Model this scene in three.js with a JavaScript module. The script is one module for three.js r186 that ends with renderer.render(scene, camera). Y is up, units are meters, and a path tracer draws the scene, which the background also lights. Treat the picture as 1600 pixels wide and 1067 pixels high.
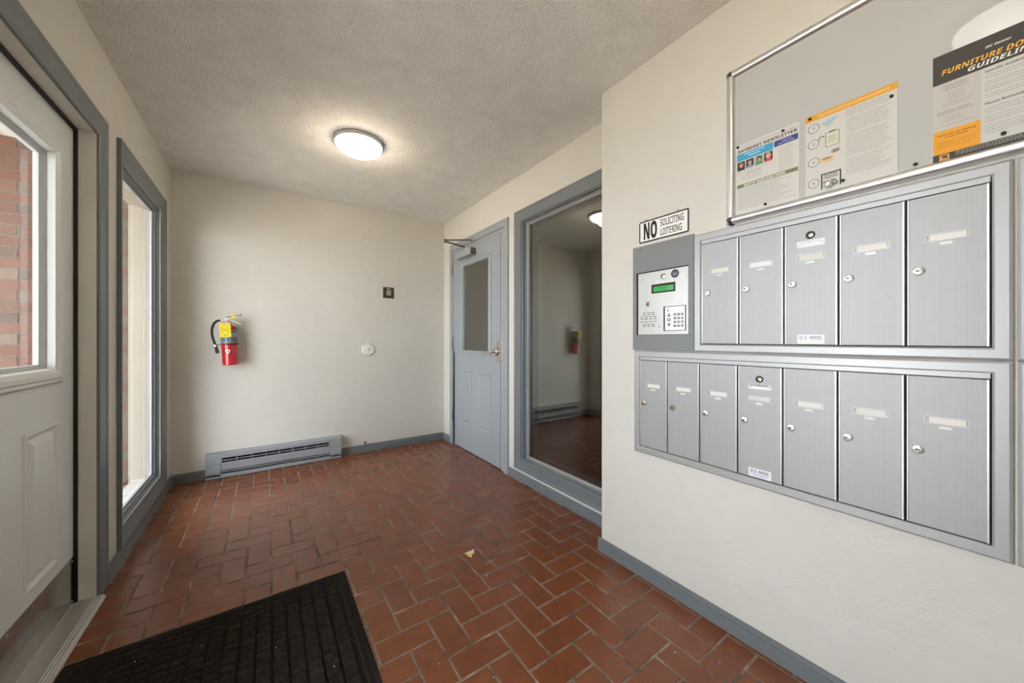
import * as THREE from 'three';
import { mergeGeometries, mergeVertices, toCreasedNormals } from 'three/addons/utils/BufferGeometryUtils.js';
import { RoundedBoxGeometry } from 'three/addons/geometries/RoundedBoxGeometry.js';

// ------------------------------------------------------------------ camera, sky, exposure
const scene = new THREE.Scene();
const FOCAL = 554.54, TURN = THREE.MathUtils.degToRad(34.727), EYE = 1.12;      // focal length in pixels of the 1600 x 1067 frame
const camera = new THREE.PerspectiveCamera(2 * Math.atan(533.5 / FOCAL) * 180 / Math.PI, 1600 / 1067, 0.05, 100);
camera.position.set(0, EYE, 0);
camera.rotation.y = -TURN;
camera.setViewOffset(1600, 1067, 0, 3.7, 1600, 1067);
scene.add(camera);
scene.background = new THREE.Color().setRGB(0.83, 0.915, 1.0);                   // clear sky outside the porch
scene.backgroundIntensity = 14.0;
const sun = new THREE.DirectionalLight(new THREE.Color().setRGB(1.0, 0.95, 0.86), 75);   // stands over the building, lights the paving beyond the porch
sun.position.set(5, 20, -15); sun.target.position.set(-4, 0, 0); sun.castShadow = true; sun.shadow.mapSize.set(2048, 2048);
Object.assign(sun.shadow.camera, { left: -15, right: 15, top: 15, bottom: -15, near: 1, far: 60 });
scene.add(sun, sun.target);
const LAMP_POWER = 0.75, LAMP_GLOW = 7.0, LAMP_TINT = [1.0, 0.80, 0.55];
const renderer = new THREE.WebGLRenderer({ antialias: true });
renderer.toneMapping = THREE.LinearToneMapping;
renderer.toneMappingExposure = 0.915;
renderer.shadowMap.enabled = true;

// ------------------------------------------------------------------ helpers
let seed = 20240611;
const rnd = () => { seed = (seed * 1664525 + 1013904223) >>> 0; return seed / 4294967296; };
const rr = (a, b) => a + (b - a) * rnd();
const taken = {};
function numbered(name) { const n = taken[name] = (taken[name] ?? -1) + 1; return n ? name + '_' + String(n).padStart(3, '0') : name; }
const rgb = (r, g, b) => new THREE.Color().setRGB(r, g, b);
function mat(color, roughness = 0.6, more = {}) {
  return new THREE.MeshPhysicalMaterial({ color: Array.isArray(color) ? rgb(...color) : color, roughness, ...more });
}
const org = new WeakMap();                       // where a wall-mounted group's own origin lies in wall coordinates
function tag(o, label, category, group, kind) {
  if (label) o.userData.label = label;
  if (category) o.userData.category = category;
  if (group) o.userData.group = group;
  if (kind) o.userData.kind = kind;
  return o;
}
// side: 'right' faces -x (across = z), 'left' faces +x (across = -z), 'back' faces +z (across = x); out is the distance from the plane into the room
function wallThing(name, label, category, side, plane, a0, y0, group, kind, exact) {
  const o = new THREE.Group(); o.name = exact ? name : numbered(name);
  if (side === 'right') { o.position.set(plane, y0, a0); o.rotation.y = -Math.PI / 2; }
  else if (side === 'left') { o.position.set(plane, y0, -a0); o.rotation.y = Math.PI / 2; }
  else o.position.set(a0, y0, plane);
  org.set(o, [a0, y0, 0]);
  scene.add(o);
  return tag(o, label, category, group, kind);
}
function floorThing(name, label, category, x, y, z, turn = 0, group, kind) {
  const o = new THREE.Group(); o.name = numbered(name); o.position.set(x, y, z); o.rotation.y = turn; scene.add(o);
  return tag(o, label, category, group, kind);
}
function part(name, geometry, material, parent, label, opts = {}) {
  const g = Array.isArray(geometry) ? join(geometry) : geometry;
  const top = org.get(parent);
  if (top) g.translate(-top[0], -top[1], -top[2]);
  const m = new THREE.Mesh(g, material);
  if (parent === scene) m.name = numbered(name); else m.name = name;
  m.castShadow = m.receiveShadow = true;
  if (top) org.set(m, top);
  if (label) m.userData.label = label;
  if (opts.kind) m.userData.kind = opts.kind;
  parent.add(m);
  return m;
}
function join(list) {
  return mergeGeometries(list.map((g) => { const n = g.index ? g.toNonIndexed() : g; for (const k of Object.keys(n.attributes)) if (!['position', 'normal', 'uv'].includes(k)) n.deleteAttribute(k); return n; }));
}
function planarUV(g) {                           // uv in metres from the facing of every triangle
  if (g.index) g = g.toNonIndexed();
  const p = g.attributes.position, n = g.attributes.normal, uv = new Float32Array(p.count * 2);
  for (let t = 0; t < p.count; t += 3) {
    let nx = 0, ny = 0, nz = 0;
    for (let k = 0; k < 3; k++) { nx += n.getX(t + k); ny += n.getY(t + k); nz += n.getZ(t + k); }
    nx = Math.abs(nx); ny = Math.abs(ny); nz = Math.abs(nz);
    for (let k = 0; k < 3; k++) {
      const x = p.getX(t + k), y = p.getY(t + k), z = p.getZ(t + k), i = (t + k) * 2;
      if (ny >= nx && ny >= nz) { uv[i] = x; uv[i + 1] = z; } else if (nx >= nz) { uv[i] = z; uv[i + 1] = y; } else { uv[i] = x; uv[i + 1] = y; }
    }
  }
  g.setAttribute('uv', new THREE.BufferAttribute(uv, 2));
  return g;
}
function box(x0, x1, y0, y1, z0, z1, round = 0, seg = 2) {
  const w = x1 - x0, h = y1 - y0, d = z1 - z0;
  let g = round > 0 ? new RoundedBoxGeometry(w, h, d, seg, Math.min(round, w / 2.01, h / 2.01, d / 2.01)) : new THREE.BoxGeometry(w, h, d);
  g.translate((x0 + x1) / 2, (y0 + y1) / 2, (z0 + z1) / 2);
  return planarUV(g);
}
function quads(list) {                           // flat quads [a,b,c,d], each a point, wound counter-clockwise as seen from outside
  const pos = [];
  for (const [a, b, c, d] of list) pos.push(...a, ...b, ...c, ...a, ...c, ...d);
  const g = new THREE.BufferGeometry(); g.setAttribute('position', new THREE.Float32BufferAttribute(pos, 3)); g.computeVertexNormals();
  return planarUV(g);
}
// a box whose front (+z) edges are chamfered by c in plane and depth e
function chamfer(x0, x1, y0, y1, z0, z1, c, e = c) {
  const A = [[x0, y0, z0], [x1, y0, z0], [x1, y1, z0], [x0, y1, z0]], Bq = [[x0, y0, z1 - e], [x1, y0, z1 - e], [x1, y1, z1 - e], [x0, y1, z1 - e]];
  const C = [[x0 + c, y0 + c, z1], [x1 - c, y0 + c, z1], [x1 - c, y1 - c, z1], [x0 + c, y1 - c, z1]], q = [[C[0], C[1], C[2], C[3]], [A[3], A[2], A[1], A[0]]];
  for (let i = 0; i < 4; i++) { const j = (i + 1) % 4; q.push([A[i], A[j], Bq[j], Bq[i]], [Bq[i], Bq[j], C[j], C[i]]); }
  return quads(q);
}
// four mitred sides of a frame in the x-y plane; profile: [inset from the outer edge, height]; returns bottom, right, top, left
function mitred(x0, x1, y0, y1, profile, closed = true) {
  const ring = (a, b) => [[x0 + a, y0 + a, b], [x1 - a, y0 + a, b], [x1 - a, y1 - a, b], [x0 + a, y1 - a, b]];
  const out = [];
  for (let i = 0; i < 4; i++) {
    const j = (i + 1) % 4, q = [], n = profile.length;
    for (let k = 0; k < (closed ? n : n - 1); k++) {
      const P = ring(...profile[k]), Q = ring(...profile[(k + 1) % n]);
      q.push([P[i], P[j], Q[j], Q[i]]);
    }
    out.push(quads(q));
  }
  return out;
}
function lathe(points, seg = 32) { return new THREE.LatheGeometry(points.map((p) => new THREE.Vector2(...p)), seg); }
function tube(points, r, seg = 24, rad = 10, closed = false) {
  return new THREE.TubeGeometry(new THREE.CatmullRomCurve3(points.map((p) => new THREE.Vector3(...p)), closed), seg, r, rad, closed);
}
function rod(a, b, r, rad = 12, r2 = r) {
  const A = new THREE.Vector3(...a), Bv = new THREE.Vector3(...b), d = Bv.clone().sub(A), g = new THREE.CylinderGeometry(r2, r, d.length(), rad);
  g.applyQuaternion(new THREE.Quaternion().setFromUnitVectors(new THREE.Vector3(0, 1, 0), d.clone().normalize()));
  return g.translate((A.x + Bv.x) / 2, (A.y + Bv.y) / 2, (A.z + Bv.z) / 2);
}
function bar(a, b, w, h, round = 0) {            // rectangular bar from a to b
  const A = new THREE.Vector3(...a), Bv = new THREE.Vector3(...b), d = Bv.clone().sub(A), g = round ? new RoundedBoxGeometry(w, d.length(), h, 2, round) : new THREE.BoxGeometry(w, d.length(), h);
  g.applyQuaternion(new THREE.Quaternion().setFromUnitVectors(new THREE.Vector3(0, 1, 0), d.clone().normalize()));
  return g.translate((A.x + Bv.x) / 2, (A.y + Bv.y) / 2, (A.z + Bv.z) / 2);
}
function disc(cx, cy, z0, z1, r, seg = 24, bev = 0) {   // round button facing +z
  const g = lathe([[0, 0], [r, 0], [r, z1 - z0 - bev], [r - bev, z1 - z0], [0, z1 - z0]], seg);
  return g.rotateX(Math.PI / 2).translate(cx, cy, z0);
}
function plate(x0, x1, y0, y1, z, thick = 0.0008) {     // thin printed sheet; its front carries the whole print
  const g = new THREE.BoxGeometry(x1 - x0, y1 - y0, thick); g.translate((x0 + x1) / 2, (y0 + y1) / 2, z + thick / 2); return g;
}
function wallWithHoles(a0, a1, y0, y1, holes, place) {  // boxes round rectangular openings [a, A, y, Y]
  const as = [...new Set([a0, a1, ...holes.flatMap((h) => [h[0], h[1]])])].sort((p, q) => p - q), out = [];
  for (let i = 0; i + 1 < as.length; i++) {
    const m = (as[i] + as[i + 1]) / 2, cuts = holes.filter((h) => m > h[0] && m < h[1]).sort((p, q) => p[2] - q[2]);
    let y = y0;
    for (const h of cuts) { if (h[2] > y) out.push(place(as[i], as[i + 1], y, h[2])); y = h[3]; }
    if (y < y1) out.push(place(as[i], as[i + 1], y, y1));
  }
  return join(out);
}

// ------------------------------------------------------------------ textures
function grid(n, cells, sd) {                    // tileable value noise, n x n
  let s = sd >>> 0; const r = () => { s = (s * 1664525 + 1013904223) >>> 0; return s / 4294967296; };
  const v = new Float32Array(cells * cells).map(() => r()), o = new Float32Array(n * n);
  for (let y = 0; y < n; y++) {
    const fy = y / n * cells, y0 = fy | 0, ty = fy - y0, sy = ty * ty * (3 - 2 * ty), r0 = (y0 % cells) * cells, r1 = ((y0 + 1) % cells) * cells;
    for (let x = 0; x < n; x++) {
      const fx = x / n * cells, x0 = fx | 0, tx = fx - x0, sx = tx * tx * (3 - 2 * tx), c0 = x0 % cells, c1 = (x0 + 1) % cells;
      o[y * n + x] = (v[r0 + c0] * (1 - sx) + v[r0 + c1] * sx) * (1 - sy) + (v[r1 + c0] * (1 - sx) + v[r1 + c1] * sx) * sy;
    }
  }
  return o;
}
function dataTex(n, fn, srgb, size) {            // size: metres that one tile of the texture covers
  const d = new Uint8Array(n * n * 4);
  for (let i = 0; i < n * n; i++) { const c = fn(i); for (let k = 0; k < 3; k++) d[i * 4 + k] = Math.max(0, Math.min(255, (Array.isArray(c) ? c[k] : c) * 255)); d[i * 4 + 3] = 255; }
  const t = new THREE.DataTexture(d, n, n, THREE.RGBAFormat);
  t.wrapS = t.wrapT = THREE.RepeatWrapping; t.magFilter = THREE.LinearFilter; t.minFilter = THREE.LinearMipmapLinearFilter; t.generateMipmaps = true;
  if (srgb) t.colorSpace = THREE.SRGBColorSpace;
  t.repeat.set(1 / size, 1 / size); t.needsUpdate = true;
  return t;
}
const nz = { a: grid(1024, 190, 3), b: grid(1024, 330, 5), c: grid(1024, 12, 7), d: grid(512, 128, 9), e: grid(512, 40, 11), f: grid(512, 6, 13), h: grid(512, 256, 15), k: grid(512, 16, 21) };
const popcorn = dataTex(1024, (i) => { const v = nz.a[i] * 0.6 + nz.b[i] * 0.5; return Math.pow(Math.max(0, v - 0.28) / 0.8, 1.3); }, false, 0.85);
const popcornColor = dataTex(1024, (i) => { const v = 0.9 + 0.1 * nz.b[i] + 0.04 * nz.c[i]; return [v, v * 0.995, v * 0.985]; }, true, 0.85);
const peel = dataTex(512, (i) => nz.d[i] * 0.5 + nz.e[i] * 0.5, false, 0.6);
const wallTone = dataTex(512, (i) => { const v = 0.965 + 0.02 * nz.f[i] + 0.015 * nz.e[i]; return [v, v, v - 0.006 * nz.k[i]]; }, true, 1.7);
const tileTone = dataTex(512, (i) => { const v = 0.86 + 0.1 * nz.k[i] + 0.06 * nz.d[i] - (nz.h[i] > 0.93 ? 0.1 : 0); return [v, v * (0.985 + 0.02 * nz.e[i]), v * 0.98]; }, true, 0.5);
const groutTone = dataTex(512, (i) => { const p = nz.k[i] * 0.7 + nz.e[i] * 0.3, v = 0.56 + 0.34 * p + 0.16 * nz.h[i] - (p < 0.3 ? 0.12 : 0) + (p > 0.74 ? 0.22 : 0); return [v, v * 0.96, v * 0.92]; }, true, 0.9);
const brickTone = dataTex(512, (i) => { const w = nz.e[i] * 0.55 + nz.k[i] * 0.45, v = 0.82 + 0.18 * nz.d[i] - (nz.h[i] > 0.9 ? 0.22 : 0); return w > 0.64 ? [v * 1.1, v * 1.16, v * 1.16] : [v, v * 0.97, v * 0.95]; }, true, 0.35);
const brickBump = dataTex(512, (i) => nz.d[i] * 0.5 + nz.e[i] * 0.5, false, 0.25);
const brushedTone = dataTex(512, (i) => { const x = i % 512, v = 0.955 + 0.03 * nz.h[x] + 0.015 * nz.k[i]; return [v, v, v]; }, true, 0.22);
const carpetBump = dataTex(512, (i) => nz.h[i] * 0.7 + nz.d[i] * 0.3, false, 0.3);
const carpetTone = dataTex(512, (i) => { const v = 0.55 + 0.45 * nz.h[i] + 0.2 * (nz.k[i] - 0.5); return [v, v * 0.97, v * 0.93]; }, true, 0.33);
const concreteTone = dataTex(512, (i) => { const v = 0.82 + 0.12 * nz.k[i] + 0.08 * nz.d[i]; return [v, v * 0.98, v * 0.95]; }, true, 1.1);
const smudge = dataTex(512, (i) => 0.6 + 0.4 * (nz.k[i] * 0.6 + nz.e[i] * 0.4), false, 0.6);
function canvasTex(w, h, draw) {
  const c = document.createElement('canvas'); c.width = w; c.height = h;
  const g = c.getContext('2d'); draw(g, w, h);
  const t = new THREE.CanvasTexture(c); t.colorSpace = THREE.SRGBColorSpace; t.anisotropy = 8; return t;
}
function fitText(g, s, x, y, w, h, font, color, align = 'left', heavy = 0) {   // text stretched to a w x h box with its baseline at y
  g.save(); g.fillStyle = color; g.textBaseline = 'alphabetic'; g.font = font.replace('SIZE', '100px');
  const m = g.measureText(s).width, sx = w / m, sy = h / 72; g.translate(align === 'center' ? x - w / 2 : x, y); g.scale(sx, sy); g.textAlign = 'left'; g.fillText(s, 0, 0); if (heavy) { g.strokeStyle = color; g.lineWidth = heavy; g.strokeText(s, 0, 0); } g.restore();
}
function dashes(g, x, y, w, lines, gap, color, thick = 2, ragged = 0.25) {   // lines of print too small to read
  g.fillStyle = color;
  for (let l = 0; l < lines; l++) {
    let cx = x; const end = x + w * (1 - ragged * rnd());
    while (cx < end) { const ww = 6 + rnd() * 22; g.fillRect(cx, y + l * gap, Math.min(ww, end - cx), thick); cx += ww + 5; }
  }
}

// ------------------------------------------------------------------ materials
const M = {
  wall: mat([0.70, 0.672, 0.615], 0.62, { map: wallTone, bumpMap: peel, bumpScale: 0.0006 }),
  ceiling: mat([0.90, 0.88, 0.845], 0.95, { map: popcornColor, bumpMap: popcorn, bumpScale: 0.0034 }),
  trim: mat([0.165, 0.182, 0.193], 0.38, { bumpMap: peel, bumpScale: 0.0003 }),
  door: mat([0.315, 0.342, 0.357], 0.36, { bumpMap: peel, bumpScale: 0.0002 }),
  entry: mat([0.79, 0.815, 0.80], 0.34, {}),
  outerPaint: mat([0.42, 0.375, 0.305], 0.6, { map: wallTone }),
  jamb: mat([0.84, 0.815, 0.74], 0.42, { map: wallTone }),
  vinyl: mat([0.46, 0.47, 0.465], 0.35),
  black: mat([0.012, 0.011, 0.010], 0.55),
  grout: mat([0.36, 0.29, 0.235], 0.8, { map: groutTone, bumpMap: carpetBump, bumpScale: 0.0015 }),
  glass: mat([1, 1, 1], 0.0, { transmission: 1, thickness: 0, ior: 1.5 }),
  mirrorGlass: mat([0.80, 0.81, 0.79], 0.0, { transmission: 1, thickness: 0, ior: 1.95 }),
  alu: mat([0.44, 0.442, 0.44], 0.5, { metalness: 0.3, map: brushedTone }),
  aluFrame: mat([0.46, 0.462, 0.46], 0.4, { metalness: 0.35 }),
  rail: mat([0.74, 0.74, 0.74], 0.36, { metalness: 0.9 }),
  chrome: mat([0.80, 0.79, 0.77], 0.2, { metalness: 1 }),
  steel: mat([0.62, 0.60, 0.57], 0.3, { metalness: 1, roughnessMap: smudge }),
  kick: mat([0.47, 0.45, 0.42], 0.2, { metalness: 1, roughnessMap: smudge }),
  sill: mat([0.50, 0.485, 0.45], 0.42, { metalness: 0.5, map: brushedTone }),
  white: mat([0.80, 0.79, 0.77], 0.4),
  paper: mat([0.80, 0.80, 0.78], 0.6),
};
const tileMats = [[0.218, 0.062, 0.019], [0.208, 0.058, 0.018], [0.228, 0.066, 0.021], [0.198, 0.058, 0.019], [0.220, 0.060, 0.017]].map((c) =>
  mat(c, 0.27, { ior: 1.58, map: tileTone, specularIntensity: 1.0 }));
const brickMats = [[0.140, 0.040, 0.020], [0.155, 0.048, 0.025], [0.120, 0.035, 0.019], [0.080, 0.042, 0.030], [0.155, 0.062, 0.037], [0.170, 0.115, 0.083], [0.126, 0.043, 0.024]].map((c) =>
  mat(c, 0.9, { map: brickTone, bumpMap: brickBump, bumpScale: 0.004 }));

// ------------------------------------------------------------------ the room
const XL = -0.603, XR = 1.655, XM = 1.465, ZB = -3.737, ZM = -1.28, ZF = 1.10, CEIL = 2.42, XO = -0.742;
const structure = (name, g, m, label, category) => { const o = part(name, g, m, scene); o.name = name; return tag(o, label, category, null, 'structure'); };
const DOOR1 = [-2.29, -1.375], SIDE1 = [-3.415, -2.625], SIDE2 = [-1.04, -0.25];      // openings in the left wall, along z
const holesL = [[DOOR1[0] - 0.02, DOOR1[1] + 0.02, 0, 2.025], [SIDE1[0], SIDE1[1], 0.17, 2.02], [SIDE2[0], SIDE2[1], 0.17, 2.02]];
structure('wall_left', wallWithHoles(ZB - 0.14, ZF + 0.12, -0.06, CEIL + 0.08, holesL, (a, A, y, Y) => box(XO, XL, y, Y, a, A)), M.wall, 'cream painted entry wall with the white outside door and tall side window', 'wall');
structure('wall_back', box(XL, 3.95, -0.06, CEIL + 0.08, ZB - 0.14, ZB), M.wall, 'cream wall with the fire extinguisher and baseboard heater', 'wall');
const DOOR2 = [-3.495, -2.548], WIN2 = [-2.25, -1.39];
structure('wall_right', wallWithHoles(ZB, ZM, -0.06, CEIL + 0.08, [[DOOR2[0], DOOR2[1], 0, 2.035], [WIN2[0], WIN2[1], 0.165, 2.05]], (a, A, y, Y) => box(XR, XR + 0.13, y, Y, a, A)), M.wall, 'cream wall around the gray inner door and interior window', 'wall');
structure('wall_mailbox', box(XM, XR + 0.13, -0.06, CEIL + 0.08, ZM, ZF + 0.12, 0.006, 2), M.wall, 'cream projecting wall that carries mailboxes and bulletin board', 'wall');
structure('wall_front', box(XL, XM, -0.06, CEIL + 0.08, ZF, ZF + 0.12), M.wall, 'plain cream wall opposite the fire extinguisher', 'wall');
structure('ceiling', [box(XL - 0.001, XR + 0.131, CEIL, CEIL + 0.08, ZB, ZF)], M.ceiling, 'beige popcorn textured ceiling', 'ceiling');
{ // a painted-over seam runs from the lamp to the far wall
  const s = part('trim_1', box(0.571, 0.577, CEIL - 0.0012, CEIL + 0.001, ZB, -2.66, 0.001, 1), M.ceiling, scene); s.name = 'trim_1';
  tag(s, 'thin painted seam on the ceiling between lamp and far wall', 'seam', null, 'structure');
}

// ------------------------------------------------------------------ floor: clay tiles in a herringbone
{
  const floor = floorThing('floor', 'red clay tile floor laid in a herringbone with gray grout', 'floor', 0, 0, 0, 0, null, 'structure');
  part('grout_bed', box(XL - 0.08, XR, -0.06, -0.0014, ZB, ZF), M.grout, floor, 'sandy gray grout between the tiles');
  const ax = 0.101, az = 0.1026, X0 = 0.728, Z0 = -1.36, J = 0.0088, all = [];
  const project = (x, z) => { const f = x * Math.sin(TURN) - z * Math.cos(TURN), r = x * Math.cos(TURN) + z * Math.sin(TURN); return f > 0.05 ? [800 + FOCAL * r / f, 529.8 + FOCAL * EYE / f, f] : null; };
  for (let i = -16; i < 14; i++) for (let j = -28; j < 28; j++) {
    const k = (((i + j) % 4) + 4) % 4; if (k !== 0 && k !== 2) continue;
    let x0 = X0 + ax * i, z0 = Z0 + az * j, x1 = x0 + (k === 0 ? 2 : 1) * ax, z1 = z0 + (k === 2 ? 2 : 1) * az;
    x0 += J / 2; x1 -= J / 2; z0 += J / 2; z1 -= J / 2;
    const full = [x1 - x0, z1 - z0], mid = (z0 + z1) / 2, xmax = mid > ZM ? XM : XR;
    x0 = Math.max(x0, XL); x1 = Math.min(x1, xmax); z0 = Math.max(z0, ZB); z1 = Math.min(z1, ZF);
    if (x1 - x0 < 0.006 || z1 - z0 < 0.006) continue;
    const cx = (x0 + x1) / 2, cz = (z0 + z1) / 2, p = project(cx, cz);
    const underMat = cx > -0.56 && cx < 0.3 && cz > -1.86;
    const seen = p && p[0] > -60 && p[0] < 1660 && p[1] < 1120 && !underMat;
    all.push({ x0, x1, z0, z1, cx, cz, cut: Math.abs(x1 - x0 - full[0]) + Math.abs(z1 - z0 - full[1]) > 1e-4, k, size: seen ? (x1 - x0) * (z1 - z0) / p[2] ** 3 : 0 });
  }
  all.sort((a, b) => b.size - a.size);
  const shape = (w, d, u, v) => { const g = chamfer(-w / 2, w / 2, -d / 2, d / 2, -0.012, 0, 0.0016, 0.0011).rotateX(-Math.PI / 2); const t = g.attributes.uv; for (let q = 0; q < t.count; q++) t.setXY(q, t.getX(q) + u, t.getY(q) + v); return g; };
  const variants = { 0: [], 2: [] };
  for (const k of [0, 2]) for (let v = 0; v < 4; v++) variants[k].push(shape(k === 0 ? 2 * ax - J : ax - J, k === 2 ? 2 * az - J : az - J, rnd() * 3, rnd() * 3));
  const rest = [];
  all.forEach((t, n) => {
    const h = rr(-0.0003, 0.0002), tiltX = rr(-0.0016, 0.0016), tiltZ = rr(-0.0016, 0.0016), m = tileMats[(rnd() * 5) | 0], pick = (rnd() * 4) | 0;
    if (n < 300 && t.size > 0) {
      const mesh = new THREE.Mesh(t.cut ? shape(t.x1 - t.x0, t.z1 - t.z0, rnd() * 3, rnd() * 3) : variants[t.k][pick], m);
      mesh.name = numbered('tile'); mesh.position.set(t.cx, h, t.cz); mesh.rotation.set(tiltX, 0, tiltZ); mesh.castShadow = mesh.receiveShadow = true; floor.add(mesh);
    } else { const g = shape(t.x1 - t.x0, t.z1 - t.z0, rnd() * 3, rnd() * 3); g.rotateX(tiltX).rotateZ(tiltZ).translate(t.cx, h, t.cz); rest.push(g); }
  });
  const r = part('tile_field', rest, tileMats[0], floor, 'more red clay tiles of the same herringbone', { kind: 'stuff' });
}

// ------------------------------------------------------------------ baseboards
const BT = 0.015;
function baseboard(name, list, label, BB) {
  const bevel = (x0, x1, z0, z1, out) => {       // board along one wall; out: [dx, dz] into the room
    const g = box(x0, x1, 0, BB, z0, z1), p = g.attributes.position;
    for (let i = 0; i < p.count; i++) if (p.getY(i) > BB - 1e-5) {
      if (out[0] > 0 && p.getX(i) > x1 - 1e-5) p.setX(i, x1 - 0.007); if (out[0] < 0 && p.getX(i) < x0 + 1e-5) p.setX(i, x0 + 0.007);
      if (out[1] > 0 && p.getZ(i) > z1 - 1e-5) p.setZ(i, z1 - 0.007);
    }
    const low = box(x0, x1, 0, BB - 0.016, z0, z1);  g.computeVertexNormals(); return join([planarUV(g), planarUV(low)]);
  };
  structure(name, join(list.map((b) => bevel(...b))), M.trim, label, 'baseboard');
}
baseboard('baseboard_left', [[XL, XL + BT, ZB, -2.375, [1, 0]], [XL, XL + BT, -1.27, ZF, [1, 0]]], 'gray painted baseboard below the tall side window', 0.076);
baseboard('baseboard_back', [[XL + BT, -0.398, ZB, ZB + BT, [0, 1]], [0.59, XR - BT, ZB, ZB + BT, [0, 1]]], 'gray painted baseboard on both sides of the heater', 0.072);
baseboard('baseboard_right', [[XR - BT, XR, ZB, -3.557, [-1, 0]], [XR - BT, XR, -2.431, ZM, [-1, 0]]], 'gray painted baseboard below the interior window', 0.065);
baseboard('baseboard_mailbox', [[XM - BT, XM, ZM - 0.012, ZF, [-1, 0]]], 'gray painted baseboard below the mailboxes', 0.066);

// ------------------------------------------------------------------ outside door in the left wall
const casing = [[0, 0], [0, 0.012], [0.004, 0.016], [0.02, 0.016], [0.026, 0.013], [0.075, 0.010], [0.082, 0.012], [0.088, 0.009], [0.09, 0]];
function casingParts(o, x0, x1, y0, y1, material, profile, threeSides) {
  mitred(x0, x1, y0, y1, profile).forEach((g, i) => { if (threeSides && i === 0) return; part('casing', g, material, o); });
}
{
  const d = wallThing('door_1', 'white outside door with half glass, raised panels and metal kick plate', 'door', 'left', XL, 1.83, 0, null, 'structure', true);
  // across = -z: slab from 1.375 to 2.29
  const A0 = 1.375, A1 = 2.29, F = -0.062, BK = -0.105;            // F: the slab's face behind the wall plane
  casingParts(d, A0 - 0.105, A1 + 0.085, -0.105, 2.1, M.trim, casing.map(([a, b]) => [a * 1.06, b]), true);
  // lining of the opening
  part('jamb', box(A1 - 0.012, A1 + 0.02, 0, 2.025, -0.139, 0.002), M.jamb, d, 'cream painted jamb with chipped edge');
  part('jamb', box(A0 - 0.02, A0 + 0.012, 0, 2.025, -0.139, 0.002), M.jamb, d);
  part('head_jamb', box(A0 - 0.02, A1 + 0.02, 2.006, 2.025, -0.139, 0.002), M.jamb, d);
  part('weatherstrip', [box(A1 - 0.017, A1 - 0.011, 0.01, 2.004, F - 0.02, F + 0.012), box(A0 + 0.011, A0 + 0.017, 0.01, 2.004, F - 0.02, F + 0.012), box(A0 + 0.011, A1 - 0.011, 1.996, 2.007, F - 0.02, F + 0.012)], M.black, d, 'black rubber weatherstrip');
  // slab around the glass
  const S0 = A0 + 0.017, S1 = A1 - 0.017, T0 = 0.012, T1 = 1.997, L0 = 1.57, L1 = 2.095, LY0 = 1.005, LY1 = 1.83;
  const slab = part('slab', wallWithHoles(S0, S1, T0, T1, [[L0, L1, LY0, LY1]], (a, A, y, Y) => box(a, A, y, Y, BK, F)), M.entry, d);
  const lite = [[0, 0], [0, 0.006], [0.008, 0.013], [0.018, 0.012], [0.024, 0.017], [0.04, 0.017], [0.055, 0.008], [0.06, -0.012], [0.06, -0.02], [0, -0.001]];
  mitred(L0 - 0.055, L1 + 0.055, LY0 - 0.055, LY1 + 0.055, lite.map(([a, b]) => [a, b + F])).forEach((g) => part('glazing_trim', g, M.entry, slab));
  mitred(L0 + 0.004, L1 - 0.004, LY0 + 0.004, LY1 - 0.004, [[0, F - 0.012], [0.003, F - 0.012], [0.016, F - 0.026], [0.016, F - 0.04], [0, F - 0.04]]).forEach((g) => part('glazing_bead', g, M.vinyl, slab, 'white vinyl bead'));
  part('pane', box(L0 + 0.012, L1 - 0.012, LY0 + 0.012, LY1 - 0.012, F - 0.034, F - 0.033), M.glass, slab, 'clear glass');
  for (const [a, A] of [[1.895, 2.127], [1.54, 1.772]]) {
    const p = part('raised_panel', chamfer(a + 0.03, A - 0.03, 0.286, 0.772, F - 0.002, F + 0.007, 0.022, 0.006), M.entry, slab);
    for (const g of mitred(a, A, 0.256, 0.802, [[0, F], [0.003, F + 0.005], [0.012, F + 0.006], [0.022, F + 0.001], [0.026, F]], false)) part('moulding', g, M.entry, p);
  }
  const kp = part('kick_plate', box(S0 + 0.002, S1 - 0.002, T0 + 0.002, 0.21, F, F + 0.0025), M.kick, slab, 'scuffed metal kick plate');
  for (const [a, y] of [[2.255, 0.197], [2.1, 0.197], [1.95, 0.197], [1.8, 0.197], [2.255, 0.03], [2.0, 0.03]]) part('screw', disc(a, y, F + 0.0025, F + 0.0042, 0.004, 10, 0.001), M.chrome, kp);
  // lever and bolt at the near edge, just outside the picture
  const lev = part('lever_handle', [disc(1.45, 0.96, F, F + 0.012, 0.032, 24, 0.003), rod([1.45, 0.96, F + 0.01], [1.45, 0.96, F + 0.05], 0.01), bar([1.445, 0.96, F + 0.05], [1.56, 0.957, F + 0.05], 0.018, 0.012, 0.005)], M.steel, slab, 'brushed metal lever');
  part('deadbolt', [disc(1.45, 1.12, F, F + 0.014, 0.03, 24, 0.004), box(1.445, 1.455, 1.1, 1.14, F + 0.014, F + 0.028, 0.003)], M.steel, slab);
  // threshold with three ridges
  const th = part('threshold', (() => { const s = new THREE.Shape(); [[-0.139, -0.02], [0.031, -0.02], [0.031, 0.003], [0.022, 0.011], [-0.058, 0.013], [-0.06, 0.004], [-0.139, 0.0]].forEach((p, i) => i ? s.lineTo(...p) : s.moveTo(...p)); const g = new THREE.ExtrudeGeometry(s, { depth: A1 - A0 - 0.024, bevelEnabled: false }); g.rotateY(-Math.PI / 2).translate(A1 - 0.012, 0, 0); return planarUV(g); })(), M.sill, d, 'worn aluminum threshold');
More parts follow.
